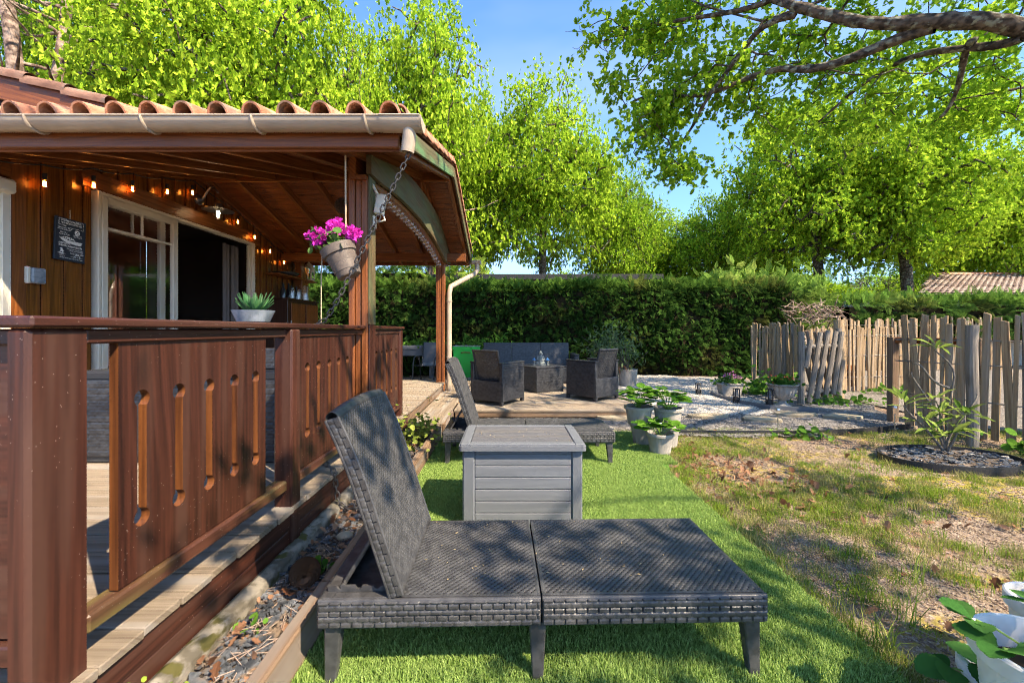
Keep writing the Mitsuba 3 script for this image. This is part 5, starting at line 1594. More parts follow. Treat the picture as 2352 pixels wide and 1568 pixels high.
for pts, ra, rb in limb_paths:
    P = np.array(pts, float)
    ss = np.linspace(0, len(P) - 1, 8 * (len(P) - 1) + 1)
    cs = CubicSpline(np.arange(len(P)), P, axis=0)(ss)
    cs += (meshkit.noise(cs * 1.7, 4)[:, None] - .5) * .10
    rad_ = np.linspace(ra, rb, len(cs)) * (1 + .18 * (meshkit.noise(cs * 4, 9) - .5))
    tb = tube(cs, rad_, 16)
    ctr = cs[np.minimum(np.arange(len(tb.v)) // 16, len(cs) - 1)]
    k_ = .72 + .56 * meshkit.fbm(tb.v * 9, 3, 2)[:, None]
    tb.v = ctr + (tb.v - ctr) * k_
    mw.append(tb)
    anchors.append(cs)
put(t + '__trunk', M(cat(mw).v, cat(mw).f), 'bark_oak', True, label='dark lichen covered limbs')
# clump centres: in view, given as areas of the picture with their depth
cl = []


def fill(n, u0, u1, v0, v1, Y0, Y1, holes=0.40):
    k = 0
    while k < n:
        u, v, Y = ro.uniform(u0, u1), ro.uniform(v0, v1), ro.uniform(Y0, Y1)
        p = at(u, v, Y)
        if meshkit.noise(p * 1.15 + 5, 3) < holes:
            k += .25
            continue
        cl.append(p)
        k += 1


fill(85, 1320, 1600, -40, 105, 7.6, 8.8, .40)
fill(52, 1500, 1700, 90, 240, 7.5, 8.6, .42)
fill(40, 1460, 1600, 230, 330, 7.6, 8.4, .38)
fill(22, 1535, 1600, 320, 410, 7.8, 8.3, .25)
fill(88, 1640, 2000, -40, 200, 7.2, 8.8, .47)
fill(38, 1640, 1960, 190, 300, 7.6, 8.6, .48)
fill(84, 1960, 2352, -60, 190, 6.4, 8.8, .50)
fill(50, 1960, 2352, 170, 270, 6.4, 8.4, .50)
fill(46, 1680, 2330, 150, 310, 7.4, 9.0, .40)
fill(36, 1950, 2352, 60, 260, 7.4, 9.2, .40)
fill(16, 1440, 1600, 240, 400, 7.6, 8.4, .3)
fill(10, 1385, 1450, 180, 250, 8.0, 8.4, .25)
fill(5, 2290, 2352, 262, 300, 7.4, 8.0, .2)
n_view = len(cl)
# the rest of the crown, over the camera's right and behind it: it throws the dapple
k = 0
while k < 14:
    p = A([ro.uniform(-1.0, 11.5), ro.uniform(-7.0, 7.5), ro.uniform(5.6, 9.6)])
    y = p[1]
    if y > 0.3:
        u, v = CU + F * p[0] / y, CV + F * (EYE - p[2]) / y
        if u < 2420 and v > -70:
            continue
    if ((p[0] - 5.0) / 6.6) ** 2 + (y / 7.2) ** 2 > 1:
        continue
    if meshkit.noise(p * A([.42, .42, .25]) + 2, 12) < .52:
        continue
    gx, gy = p[0] - p[2] * SUN[0] / SUN[2], p[1] - p[2] * SUN[1] / SUN[2]
    if -1.2 < gx < 1.9 and 2.6 < gy < 5.4 and ro.random() < .86:
        continue
    if -2.6 < gx < 2.4 and .6 < gy <= 2.6 and (meshkit.noise(A([gx * 1.3, gy * 1.3, 4.0]), 6) < .52 or ro.random() < .25):
        continue
    cl.append(p)
    k += 1
for gx0, gx1, gy0, gy1, n_, zz in ((-1.8, 2.2, .9, 3.0, 19, (5.2, 7.0)), (2.2, 6.5, 1.8, 6.0, 9, (5.6, 7.6)), (-2.4, -1.3, 1.5, 5.5, 6, (5.4, 7.0))):
    k = 0      # unseen boughs over the camera's right shoulder, placed for the dapple they throw
    while k < n_:
        gx, gy, z = ro.uniform(gx0, gx1), ro.uniform(gy0, gy1), ro.uniform(*zz)
        if meshkit.noise(A([gx * 1.5, gy * 1.5, 9.0]), 17) < .50:
            continue
        p = A([gx + z * SUN[0] / SUN[2], gy + z * SUN[1] / SUN[2], z])
        if p[1] > .3 and CU + F * p[0] / p[1] < 2440 and CV + F * (EYE - p[2]) / p[1] > -80:
            continue
        cl.append(p)
        k += 1
k = 0
while k < 75:      # high unseen boughs added to throw the dapple on the low deck and the gravel
    gx, gy, z = ro.uniform(-1.5, 6.8), ro.uniform(6.5, 13.0), ro.uniform(7.5, 10.0)
    p = A([gx + z * SUN[0] / SUN[2], gy + z * SUN[1] / SUN[2], z])
    if meshkit.noise(A([gx * 1.4, gy * 1.4, 2.0]), 27) < .45 or p[1] > .3 and CU + F * p[0] / p[1] < 2440 and CV + F * (EYE - p[2]) / p[1] > -80:
        k += .2
        continue
    cl.append(p)
    k += 1
for i in range(30):       # right hand crown, out of view: shades the gravel
    p = A([ro.uniform(8.5, 13.5), ro.uniform(.5, 7.0), ro.uniform(7.0, 10.0)])
    if CU + F * p[0] / p[1] > 2480 and p[0] - p[2] * SUN[0] / SUN[2] < 5.6:
        cl.append(p)
for i in range(200):       # upper crown, above the view: shades the hedge and the lounge set
    cl.append(A([ro.uniform(2.5, 9.5), ro.uniform(5.0, 9.5), ro.uniform(9.4, 11.2)]))
cl = np.array(cl)
N0 = np.vstack([a[2::3] for a in anchors])
st = [(p, -1) for p in N0]
N, par, tips = skeleton(st, cl, ro, sag=-0.05, bias=0.1)
m_ = par >= 0
P0, P1, r0, r1, ns = limbs(N, par, .008, .035, 5)
put(t + '__twigs', segs(P0, P1, r0, r1, 5), 'bark_oak', True)
vis = np.arange(len(cl)) < n_view
outv = cl[vis] - (A([6.0, 5.0, 5.0]))
outv /= np.linalg.norm(outv, axis=1, keepdims=True)
Lv, Ldv = rosettes(cl[vis], 9, (.21, .21, .15), outv, ro, 5)
fl = leaves(Lv, .10, ro, OAK, .5, (.14, .29, .014), (.42, .62, .05), D=Ldv)
nh = (~vis).sum()
Lh = np.repeat(cl[~vis], 44, 0) + ro.normal(size=(nh * 44, 3)) * A([.21, .21, .15])
fh = leaves(Lh, .15, ro, QUAD, .6, (.06, .13, .01), (.17, .30, .02))
put(t + '__crown', cat([fl, fh]), 'leaf_thin', label='fresh green lobed oak leaves')
# bare twig ends against the sky
bt = []
for (u, v, u2, v2) in ((1385, 75, 1300, 72), (1375, 85, 1315, 118), (1385, 90, 1400, 135), (1345, 80, 1330, 60), (1340, 100, 1322, 130), (1365, 100, 1395, 120)):
    p, q = at(u, v, 8.2), at(u2, v2, 8.2)
    s = np.linspace(0, 1, 6)[:, None]
    bt.append(tube(p + (q - p) * s + ro.normal(size=(6, 3)) * .02, np.linspace(.010, .004, 6), 5))
put(t + '__bare_twigs', M(cat(bt).v, cat(bt).f), 'bark_oak', True, label='bare dead twigs')

# ---------------------------------------------------------------- hedges
def frond_template(rng, k=15):
    """flat scaly spray of a cypress"""
    vs, fs = [], []
    for i in range(k):
        s = i / k
        side = 1 if i % 2 else -1
        L = .36 * (1 - s * .75) + .05
        b = A([s * .9, 0, -.10 * s * s])
        e = b + A([L * .8, side * L * .62, -.05 - .06 * s])
        w = .045
        n_ = A([-.62 * side, .8, 0]) * w
        vs += [b - n_ * .4, b + n_ * .4, e + n_ * .7, e - n_ * .7]
        o = 4 * i
        fs += [[o, o + 1, o + 2], [o, o + 2, o + 3]]
    return np.array(vs), np.array(fs)


rh = np.random.default_rng(77)
FROND = frond_template(rh)


def hedge(name, label, line, z0, z1, depth, dens, size, c0, c1, core=True, rough_top=.2, cat_='hedge', up=.25, group=None):
    t = thing(name, label, cat_, group)
    line = np.array(line, float)
    seg_ = np.linalg.norm(np.diff(line, axis=0), axis=1)
    tot = seg_.sum()
    cum = np.concatenate([[0], np.cumsum(seg_)])

    def loc(s):
        return np.stack([np.interp(s, cum, line[:, 0]), np.interp(s, cum, line[:, 1])], 1)
    d = (line[-1] - line[0]) / np.linalg.norm(line[-1] - line[0])
    nrm = A([d[1], -d[0]])
    if nrm[1] > 0:
        nrm = -nrm
    nf, nt = int(tot * (z1 - z0) * dens), int(tot * depth * dens * 1.2)
    s = rh.uniform(0, tot, nf)
    z = rh.uniform(z0, z1, nf)
    bul = .46 * (meshkit.fbm(np.stack([s * .7, z * .9, 0 * s], 1), 3, 5) - .5) * 2
    P = np.c_[loc(s) + nrm * (bul + rh.uniform(-.10, .04, nf))[:, None], z]
    D = np.c_[nrm[None] * 1.0 + rh.normal(size=(nf, 2)) * .5, -.15 + rh.normal(size=nf) * .5]
    s2 = rh.uniform(0, tot, nt)
    w = rh.uniform(-.1, depth, nt)
    P2 = np.c_[loc(s2) - nrm * w[:, None], z1 + rough_top * 2 * (meshkit.fbm(np.stack([s2 * .9, w * 1.5, 0 * s2 + 3], 1), 3, 6) - .5) + rh.normal(size=nt) * rough_top * .5]
    D2 = np.c_[rh.normal(size=(nt, 2)) * .6, np.full(nt, .9)]
    ns_ = int(tot * 9)
    s3 = rh.uniform(0, tot, ns_)
    s3 = s3[meshkit.noise(np.stack([s3 * 1.3, 0 * s3, 0 * s3], 1), 8) > .48]
    P3 = np.c_[loc(s3) - nrm * rh.uniform(-.1, .5, len(s3))[:, None], z1 + rh.uniform(-.05, .16, len(s3))]
    P2, D2 = np.vstack([P2, P3]), np.vstack([D2, np.c_[rh.normal(size=(len(s3), 2)) * .25, np.full(len(s3), 1.6)]])
    PP, DD = np.vstack([P, P2]), np.vstack([D, D2])
    m = leaves(PP, size, rh, FROND, up, c0, c1, .35, D=DD)
    K = len(FROND[0])
    tone = meshkit.fbm(PP * A([.9, .9, 1.3]), 3, 21)
    br = np.clip((tone - .57) / .08, 0, 1)[:, None] * .4
    cc_ = m.c.reshape(-1, K, 3)[:, 0]
    cc_ = cc_ * (1 - br) + A([.11, .075, .03]) * br
    cc_ = cc_ * (.75 + .6 * meshkit.noise(PP * 2.3, 5))[:, None]
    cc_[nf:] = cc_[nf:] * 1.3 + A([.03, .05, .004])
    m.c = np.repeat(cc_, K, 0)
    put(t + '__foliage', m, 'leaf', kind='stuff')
    if core:
        q = []
        ss = np.linspace(0, tot, 60)
        L_ = loc(ss)
        for off in (.10, depth):
            pass
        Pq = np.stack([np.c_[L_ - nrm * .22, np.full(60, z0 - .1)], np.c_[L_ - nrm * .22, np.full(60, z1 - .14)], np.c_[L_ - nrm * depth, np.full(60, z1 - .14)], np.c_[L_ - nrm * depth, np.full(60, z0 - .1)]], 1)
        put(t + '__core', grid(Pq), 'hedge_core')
    return t


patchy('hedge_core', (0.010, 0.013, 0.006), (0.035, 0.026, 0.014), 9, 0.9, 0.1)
hedge('hedge', 'tall clipped dark green conifer hedge behind the wicker lounge set', [(-9.5, 13.6), (0, 13.9), (9.6, 13.7)], .05, 2.95, 1.6, 150, .27, (.018, .048, .010), (.055, .115, .022))
hedge('hedge', 'far clipped conifer hedge in front of the tiled house roof', [(13.5, 16.2), (21, 15.2), (30, 14.5)], 1.2, 2.55, 1.5, 55, .40, (.035, .08, .018), (.10, .19, .035), group=None)
hedge('conifer_bush', 'unclipped pale green feathery conifers at the end of the tall hedge', [(7.0, 14.2), (9.0, 14.3), (11.4, 14.6)], 1.6, 2.95, 1.4, 120, .36, (.07, .13, .025), (.20, .30, .06), core=False, rough_top=.55, cat_='conifer', up=.1)
hedge('light_hedge', 'sunny light green hedge beyond the porch, left of the arch post', [(-9, 16.3), (-4.5, 16.3), (-1, 16.3)], .5, 3.9, 1.2, 30, .42, (.08, .15, .02), (.22, .34, .045), rough_top=.3, cat_='hedge')
# dead branch pile on the hedge end
t = thing('dead_branches', 'brown dead branches sticking out at the end of the tall hedge', 'branches')
b = []
for i in range(150):
    p = at(rh.uniform(1810, 1930), rh.uniform(702, 740), 13.2) + A([0, rh.uniform(-.3, .3), 0])
    d = rh.normal(size=3) * A([1, .5, .6])
    d /= np.linalg.norm(d)
    L = rh.uniform(.2, .55)
    b.append((p, p + d * L))
b = np.array(b)
put(t + '__twigs', segs(b[:, 0], b[:, 1], np.full(150, .018), np.full(150, .006), 5), 'bark_pine', True, kind='stuff')

# ---------------------------------------------------------------- paling fences
rf = np.random.default_rng(19)


def picket(h, w, d, rng, bark=False):
    q = box((-w / 2, -d / 2, 0), (w / 2, d / 2, h), min(w, d) * .18, axis=2)
    v = q.v.copy()
    k = v[:, 2] / h
    v[:, 0] += .018 * np.sin(k * rng.uniform(1, 3) + rng.uniform(0, 6)) + (k - .5) * rng.normal() * .025
    v[:, :2] *= 1 + .12 * (rng.uniform(-1, 1, (len(v), 1)))
    v[:, 2] += np.where(k > .95, v[:, 0] * rng.uniform(-.5, .5), 0)
    return M(v, q.f, q.uv)


def fence(label, a, b, n, h, w, rng, wd='wood_picket', posts=(), group='split chestnut paling fences', wires=(.22, .55, .86), us=None):
    t = thing('paling_fence', label, 'fence', group)
    a, b = A(a), A(b)
    d = (b - a) / np.linalg.norm(b - a)
    ang = math.degrees(math.atan2(d[1], d[0]))
    fr_s = np.linspace(0, 1, n) if us is None else us
    for s in fr_s:
        p = a + (b - a) * s + rng.normal(size=2) * .012
        hh = h * rng.uniform(.94, 1.035)
        m = picket(hh, w * rng.uniform(.55, 1.3), w * rng.uniform(.35, .6), rng)
        m = move(m, R=rot([0, 1, 0], rng.normal() * 1.6))
        m = move(m, (p[0], p[1], 0.0), rz=ang + rng.normal() * 12)
        put(t + '__picket', m, wd if rng.random() < .93 else 'wood_grey')
    L = np.linalg.norm(b - a)
    for z in wires:
        s = np.linspace(0, 1, max(8, 4 * n))
        for ph in (0, np.pi):
            P = np.c_[a + (b - a) * s[:, None] + A([-d[1], d[0]]) * (w * .38 * np.sin(s * np.pi * (n - 1) + np.pi / 2 + ph))[:, None], h * z + .006 * np.sin(s * 40 + ph)]
            put(t + '__wire', tube(P, .006, 4), 'wire')
    for (x, y, hh, r, wd2) in posts:
        z = np.linspace(-.05, hh, 7)
        put(t + '__post', tube(np.stack([x + .01 * np.sin(z * 4), y + 0 * z, z], 1), r * (1 + .05 * rng.normal(size=7)), 14), wd2)
    return t


fence('sunlit paling fence run beside the tall hedge, left of the open gate', (6.86, 11.6), (7.16, 10.05), 23, 1.66, .08, rf)
fence('paling fence run behind the open gate, right of its hinge post', (7.35, 9.95), (10.1, 10.35), 27, 1.58, .075, rf, 'wood_picket')
fence('long far paling fence along the drive, behind the other runs', (10.4, 15.2), (18.6, 15.6), 66, 1.93, .10, rf)
def s_of(u):   # where the near fence crosses a sight line
    a, b = A([6.2, 6.62]), A([6.75, 5.0])
    k = (u - CU) / F
    return (a[0] - k * a[1]) / (k * (b[1] - a[1]) - (b[0] - a[0]))
us = [s_of(u) for u in (2083, 2096, 2106, 2118, 2126, 2141, 2156, 2169, 2182, 2195, 2209, 2228, 2258, 2291, 2312, 2330, 2350, 2372, 2395, 2420)]
fence('near paling fence at the right edge with wide weathered pickets', (6.2, 6.62), (6.75, 5.0), 15, 1.68, .066, rf, us=us, posts=((5.92, 5.28, 1.56, .060, 'wood_grey'),), wires=(.30, .60, .80))
t2 = thing('fence_frame', 'dark square timber frame behind the near pickets', 'fence frame')
for (x, y) in ((6.27, 6.75), (6.55, 5.75)):
    put(t2 + '__post', cbox((x, y, .68), (.11, .11, 1.40)), 'wood_timber')
put(t2 + '__rail', beam((6.28, 6.73, 1.33), (6.55, 5.80, 1.33), .07, .09), 'wood_beam')
# rustic gate leaf
t = thing('rustic_gate', 'rustic grey timber gate with slanting poles, standing ajar', 'gate')
ga, gb = A([5.76, 8.16]), A([7.13, 8.9])


def gp(s, z, off=0.0):
    p = ga + (gb - ga) * s
    n_ = A([gb[1] - ga[1], -(gb[0] - ga[0])])
    n_ /= np.linalg.norm(n_)
    return A([p[0] + n_[0] * off, p[1] + n_[1] * off, z])


for s, z1 in ((.02, 1.46), (.97, 1.53)):
    put(t + '__stile', tube([gp(s, .04), gp(s, .7), gp(s, z1)], [.062, .058, .055], 9), 'wood_grey')
for s0, s1, z0, z1 in ((.12, .40, .06, 1.44), (.30, .60, .10, 1.48), (.52, .80, .13, 1.46), (.72, .96, .15, 1.45), (.84, 1.0, .13, .85), (.03, .16, .75, 1.3)):
    put(t + '__pole', tube([gp(s0, z0, .06), gp((s0 + s1) / 2, (z0 + z1) / 2, .065), gp(s1, z1, .06)], [.048, .05, .044], 9), 'wood_grey')
for s0, s1, z0, z1 in ((.40, .10, .12, 1.25), (.62, .22, .12, 1.48), (.82, .42, .14, 1.46), (.95, .62, .3, 1.46)):
    put(t + '__back_pole', tube([gp(s0, z0, -.05), gp((s0 + s1) / 2, (z0 + z1) / 2, -.055), gp(s1, z1, -.05)], [.042, .044, .04], 8), 'wood_timber')
for z in (.22, 1.15):
    put(t + '__rail', tube([gp(0, z), gp(.5, z + .02), gp(1, z)], .045, 8), 'wood_grey')
put('gate_post', tube([(7.30, 9.15, -.05), (7.31, 9.15, .9), (7.30, 9.15, 1.72)], [.10, .10, .095], 14), 'wood_picket', False, 'thick round hinge post standing behind the rustic gate', 'post')
put('gate_pillar', cat([box((20.9, 17.8, 0), (21.25, 18.15, 1.78)), box((20.85, 17.75, 1.78), (21.3, 18.2, 1.86))]), 'plaster', False, 'cream rendered gate pillar beyond the near paling fence', 'pillar')
put('planter_crate', cat([box((8.2, 11.0, .0), (9.3, 11.05, .18)), box((8.2, 11.0, .19), (9.3, 11.05, .37)), box((8.2, 11.0, .38), (9.3, 11.05, .56))]), 'wood_beam', False, 'low brown board planter behind the paling fence', 'planter')

# house with tiled roof at the right
t = thing('neighbour_house', 'neighbouring house with pale tiled hip roof behind the far hedge', 'house')
hy0, hy1 = 17.0, 24.0
hx0 = (2120 - CU) * hy0 / F
zr0, zr1 = EYE + (CV - 676) * hy0 / F, EYE + (CV - 632) * 20.5 / F
put(t + '__wall', box((hx0 + .6, hy0 + .5, 0), (hx0 + 16, hy1 - .5, zr0 + .05), .0), 'plaster')
rx = hx0 + 4.0
put(t + '__roof', M(A([[hx0, hy0, zr0], [hx0 + 17, hy0, zr0], [hx0 + 17, 20.5, zr1], [rx, 20.5, zr1], [hx0 + 7.6, hy1, zr0]]), np.array([[0, 1, 2], [0, 2, 3], [0, 3, 4]])), 'tile_pale')
rows = []
nrow = 17
for r_ in range(nrow):
    for s, e in (((hx0 + (rx - hx0) * r_ / nrow), hx0 + 17),):
        y0, y1 = hy0 + 3.5 * r_ / nrow, hy0 + 3.5 * (r_ + 1.12) / nrow
        z0, z1 = zr0 + (zr1 - zr0) * r_ / nrow, zr0 + (zr1 - zr0) * (r_ + 1.12) / nrow
        xs = np.arange(s, e, .27 / 6)
        hgt2 = .055 * np.abs(np.sin((xs - hx0) / .27 * np.pi))
        P = np.stack([np.stack([xs, np.full(len(xs), y), z + hgt2 + dz], -1) for y, z, dz in ((y0, z0, .06), (y1, z1, .012))])
        rows.append(grid(P))
put(t + '__roof__tile_courses', M(cat(rows).v, cat(rows).f), 'tile_pale', kind='stuff')
put(t + '__ridge', tube([(rx - .1, 20.5, zr1 + .03), (hx0 + 17, 20.5, zr1 + .03)], .12, 8), 'tile_clay')
# carport roof behind the hedge
t = thing('carport', 'dark flat carport roof just showing over the tall hedge', 'carport')
cz = EYE + (CV - 634) * 16.3 / F
put(t + '__roof', box((-3.3, 16.3, cz - .02), (6.1, 19.5, cz + .08)), 'black_edge')
put(t + '__fascia', box((-3.3, 16.26, cz - .14), (6.1, 16.298, cz + .05)), 'black_edge')
for x in (-3.1, 1.5, 5.9):
    put(t + '__post', cbox((x, 16.5, cz / 2), (.12, .12, cz - .05)), 'wood_dark')


# ---------------------------------------------------------------- pots and plants
def pot(key, c, r, h, mat, rim=.04, tilt=None, k=.72, soil=True, dip=.05):
    pr_ = [(.001, 0), (r * k, 0), (r * k + .004, .006), (r * (k + (.94 - k) * .8), h - rim - .004), (r, h - rim), (r + .004, h - rim + .006), (r + .004, h - .006), (r - .003, h), (r - .016, h), (r - .02, h - .03), (r * (k + .12) - .02, .05)]
    m = lathe(pr_, 40)
    m = M(m.v, m.f)
    R_ = rot(*tilt) if tilt else np.eye(3)
    b = put(key + '__pot', move(m, c, R=R_), mat, 35)
    if soil:
        q = lathe([(.001, h - dip + .005), (r * .9 - .02, h - dip)], 20)
        put(key + '__soil', move(M(q.v, q.f), c, R=R_), 'soil')
    return R_


def berry(key, c, rng, n, hh, spread, lsize, c0=(.05, .14, .015), c1=(.14, .30, .035), flowers=0, leaf=BERRY):
    st_, lf = [], []
    for i in range(n):
        a = rng.uniform(0, 6.28)
        r = spread * rng.uniform(.25, 1)
        tip = A([math.cos(a) * r, math.sin(a) * r, hh * rng.uniform(.45, 1.0) * (1 - .35 * (r / spread))])
        mid = A([tip[0] * .35, tip[1] * .35, tip[2] * .8])
        s = np.linspace(0, 1, 6)[:, None]
        P = (1 - s) ** 2 * A([0, 0, -.03]) + 2 * s * (1 - s) * mid + s ** 2 * tip
        st_.append(M(*(lambda q: (q.v, q.f))(tube(P, .0035, 5))))
        o = tip / (np.linalg.norm(tip) + 1e-9)
        d0 = A([math.cos(a), math.sin(a), .05])
        side_ = A([-math.sin(a), math.cos(a), .05])
        D = np.array([d0, d0 * .35 + side_, d0 * .35 - side_])
        lf.append((np.repeat(tip[None], 3, 0) + D * .008, D))
    P = np.vstack([p for p, _ in lf])
    D = np.vstack([d for _, d in lf])
    col = []
    m = leaves(P, lsize, rng, leaf, .9, c0, c1, .22, D=D * 3, flat_=.55)
    put(key + '__leaves', move(m, c), 'leaf', leaf is not BERRY)
    sm = cat(st_)
    sm.c = np.repeat([[.16, .26, .05]], len(sm.v), 0)
    put(key + '__stems', move(sm, c), 'tinted')
    if flowers:
        for i in range(flowers):
            fm = []
            a = rng.uniform(0, 6.28)
            p = A([math.cos(a) * spread * .5, math.sin(a) * spread * .5, hh * rng.uniform(.5, .8)])
            for j in range(5):
                b_ = j * 1.2566
                o = A([math.cos(b_), math.sin(b_), .15])
                w_ = A([-math.sin(b_), math.cos(b_), 0]) * .012
                fm.append(M(np.array([p, p + o * .018 + w_, p + o * .03, p + o * .018 - w_]), np.array([[0, 1, 2], [0, 2, 3]]), None, np.full((4, 3), .8)))
            put(key + '__flower', move(cat(fm), c), 'tinted')


rp = np.random.default_rng(3)
# stacked grey pots with strawberries
for (x, y, z, r, h, plant, w_) in ((1.755, 5.42, 0, .155, .27, 0, 'bottom left of the stack'), (2.06, 5.36, 0, .155, .27, 0, 'bottom right of the stack'), (1.70, 5.40, .27, .185, .24, 1, 'upper left, on top of the stack'), (2.06, 5.35, .27, .19, .23, 1, 'upper right, on top of the stack'), (1.84, 5.02, 0, .160, .255, 1, 'standing in front of the stack')):
    t = thing('strawberry_pot' if plant else 'empty_pot', f'round grey plastic pot {"of strawberry plants " if plant else ""}{w_}', 'plant pot', 'grey strawberry pots')
    pot(t, (x, y, z - .0), r, h, 'pot_grey', soil=True)
    if plant:
        berry(t, (x, y, z + h - .04), rp, 26 if z else 18, .34 if z else .24, .23, .115, flowers=3 if not z else 0)
# white pots at the near right corner
for (x, y, z, r, h, n, hh, sp, ls, w_) in ((1.84, 1.37, 0.0, .215, .42, 6, .24, .27, .105, 'largest, cut by the bottom right corner'), (2.30, 1.74, 0.0, .14, .36, 6, .24, .20, .115, 'half hidden behind the largest'), (1.96, 1.64, -.02, .125, .185, 6, .12, .24, .115, 'low one left of the largest')):
    t = thing('white_pot', f'white plastic pot with strawberry leaves, {w_}', 'plant pot', 'white strawberry pots')
    pot(t, (x, y, z), r, h, 'pot_white', rim=.06, k=.78, dip=.10)
    berry(t, (x, y, z + h - .10), rp, n, hh, sp, ls, (.03, .10, .022), (.09, .22, .05), flowers=0, leaf=BERRY_HI)


def flowers_ball(c, r, n, rng, col0, col1):
    d = rng.normal(size=(n, 3))
    d /= np.linalg.norm(d, axis=1, keepdims=True)
    return leaves(A(c) + d * r * rng.uniform(.55, 1.0, (n, 1)), r * .55, rng, BERRY, .0, col0, col1, .25, D=d * .6)


# hanging geranium pot
t = thing('hanging_flower_pot', 'tilted taupe pot of magenta geraniums hanging by a rope from the eave', 'hanging pot')
hc = at(790, 603, 3.6)
Rp = rot([0, 1, 0], 24) @ np.eye(3)
Rp = rot([0, 1, 0], -24)
cpot = hc - Rp @ A([0, 0, .13])
m = lathe([(.001, 0), (.095, 0), (.10, .008), (.128, .20), (.143, .205), (.150, .275), (.14, .28), (.13, .27), (.11, .05)], 40)
put(t + '__pot', move(M(m.v, m.f), cpot, R=Rp), 'pot_taupe', 35)
put(t + '__soil', move(M(*(lambda q: (q.v, q.f))(lathe([(.001, .245), (.125, .24)], 20))), cpot, R=Rp), 'soil')
rim_c = cpot + Rp @ A([0, 0, .27])
rg2 = np.random.default_rng(9)
tips = [at(729.6, 544, 3.55), at(772, 521, 3.62), at(809.6, 537, 3.6)]
Pg = rim_c + Rp @ A([0, 0, .03]) + np.clip(rg2.normal(size=(120, 3)), -1.5, 1.5) * A([.085, .07, .045]) + A([-.05, 0, .01])
put(t + '__leaves', leaves(Pg, .066, rg2, BERRY, .5, (.05, .12, .03), (.14, .26, .07)), 'leaf')
st_ = [tube([rim_c, (rim_c + q) / 2 + A([.01, 0, .02]), q], .0045, 5) for q in tips]
sm = cat(st_)
put(t + '__stems', M(sm.v, sm.f, None, np.repeat([[.14, .22, .06]], len(sm.v), 0)), 'tinted')
for q, r_ in zip(tips, (.072, .062, .058)):
    put(t + '__flower_head', flowers_ball(q, r_, 130, rg2, (.55, .03, .38), (.85, .09, .66)), 'leaf')
put(t + '__rope', tube([at(793.5, 357, 3.6), at(794.5, 560, 3.6), rim_c + Rp @ A([.10, 0, 0])], .007, 6), 'rope', True)
put(t + '__lower_cord', tube([rim_c + Rp @ A([-.145, 0, 0]), at(738, 640, 3.62), at(738, 742, 3.62)], .005, 6), 'rope', True)
# bowl of aloe on the railing
t = thing('aloe_bowl', 'spiky green aloe in a blue grey bowl standing on the railing cap', 'planter bowl')
bc = A([-1.455, 2.36, 1.542])
put(t + '__bowl', lathe([(.001, 0), (.075, 0), (.082, .004), (.108, .064), (.110, .068), (.104, .068), (.08, .02)], 36, bc), 'zinc', 35)
put(t + '__soil', lathe([(.001, .06), (.1, .055)], 20, bc), 'soil')
al = []
for i in range(34):
    a = i * 2.39996
    el = math.radians(4 + 62 * (i / 34))
    L = .088 * rp.uniform(.75, 1.15)
    d = A([math.cos(a) * math.cos(el), math.sin(a) * math.cos(el), math.sin(el)])
    b_ = A([-math.sin(a), math.cos(a), 0])
    n_ = np.cross(d, b_)
    base = bc + A([math.cos(a) * .022, math.sin(a) * .022, .062])
    rows_ = []
    for s, w_ in ((0, .013), (.3, .015), (.65, .009), (1, .001)):
        p = base + d * L * s + A([0, 0, .04 * s * s])
        rows_.append(np.stack([p - b_ * w_ + n_ * .003, p - n_ * .006 * (1 - s), p + b_ * w_ + n_ * .003, p + n_ * .004]))
    R4 = np.stack(rows_)
    R4 = np.concatenate([R4, R4[:, :1]], 1)
    g = grid(R4)
    al.append(M(g.v, g.f, None, np.repeat([[.04 + .04 * rp.random() * .5, .11 + .05 * rp.random(), .045]], len(g.v), 0)))
put(t + '__leaves', cat(al), 'tinted')
# ribbed urn
t = thing('stone_urn', 'ribbed grey stone urn with small red flowers before the paling fence', 'urn')
uc = A([5.23, 7.9, 0.0])
n = 72
a = np.arange(n) * 2 * np.pi / n
rib = np.abs(np.sin(a * 9))
prof = [(.22, 0, .0), (.21, .03, .0), (.10, .10, .5), (.07, .15, .3), (.10, .17, .3), (.22, .24, 1), (.275, .34, 1), (.29, .42, .7), (.32, .45, 0), (.325, .47, 0), (.30, .475, 0), (.27, .42, 0)]
P = np.stack([np.stack([r * (1 - .07 * k_ * (1 - rib)) * np.cos(a), r * (1 - .07 * k_ * (1 - rib)) * np.sin(a), np.full(n, z)], -1) for r, z, k_ in prof])
P = np.concatenate([P, P[:, :1]], 1) * A([.84, .84, 1]) + uc
put(t + '__bowl', grid(P), 'pot_grey', 50)
put(t + '__soil', lathe([(.001, .45), (.29, .44)], 20, uc), 'soil')
Pl = uc + A([0, 0, .50]) + rp.normal(size=(220, 3)) * A([.12, .10, .05])
put(t + '__leaves', leaves(Pl, .07, rp, BERRY, .6, (.03, .09, .015), (.10, .20, .03)), 'leaf')
Pf = uc + A([0, 0, .57]) + rp.normal(size=(26, 3)) * A([.11, .1, .03])
put(t + '__flowers', leaves(Pf, .03, rp, BERRY, .6, (.45, .05, .03), (.65, .12, .05)), 'leaf')
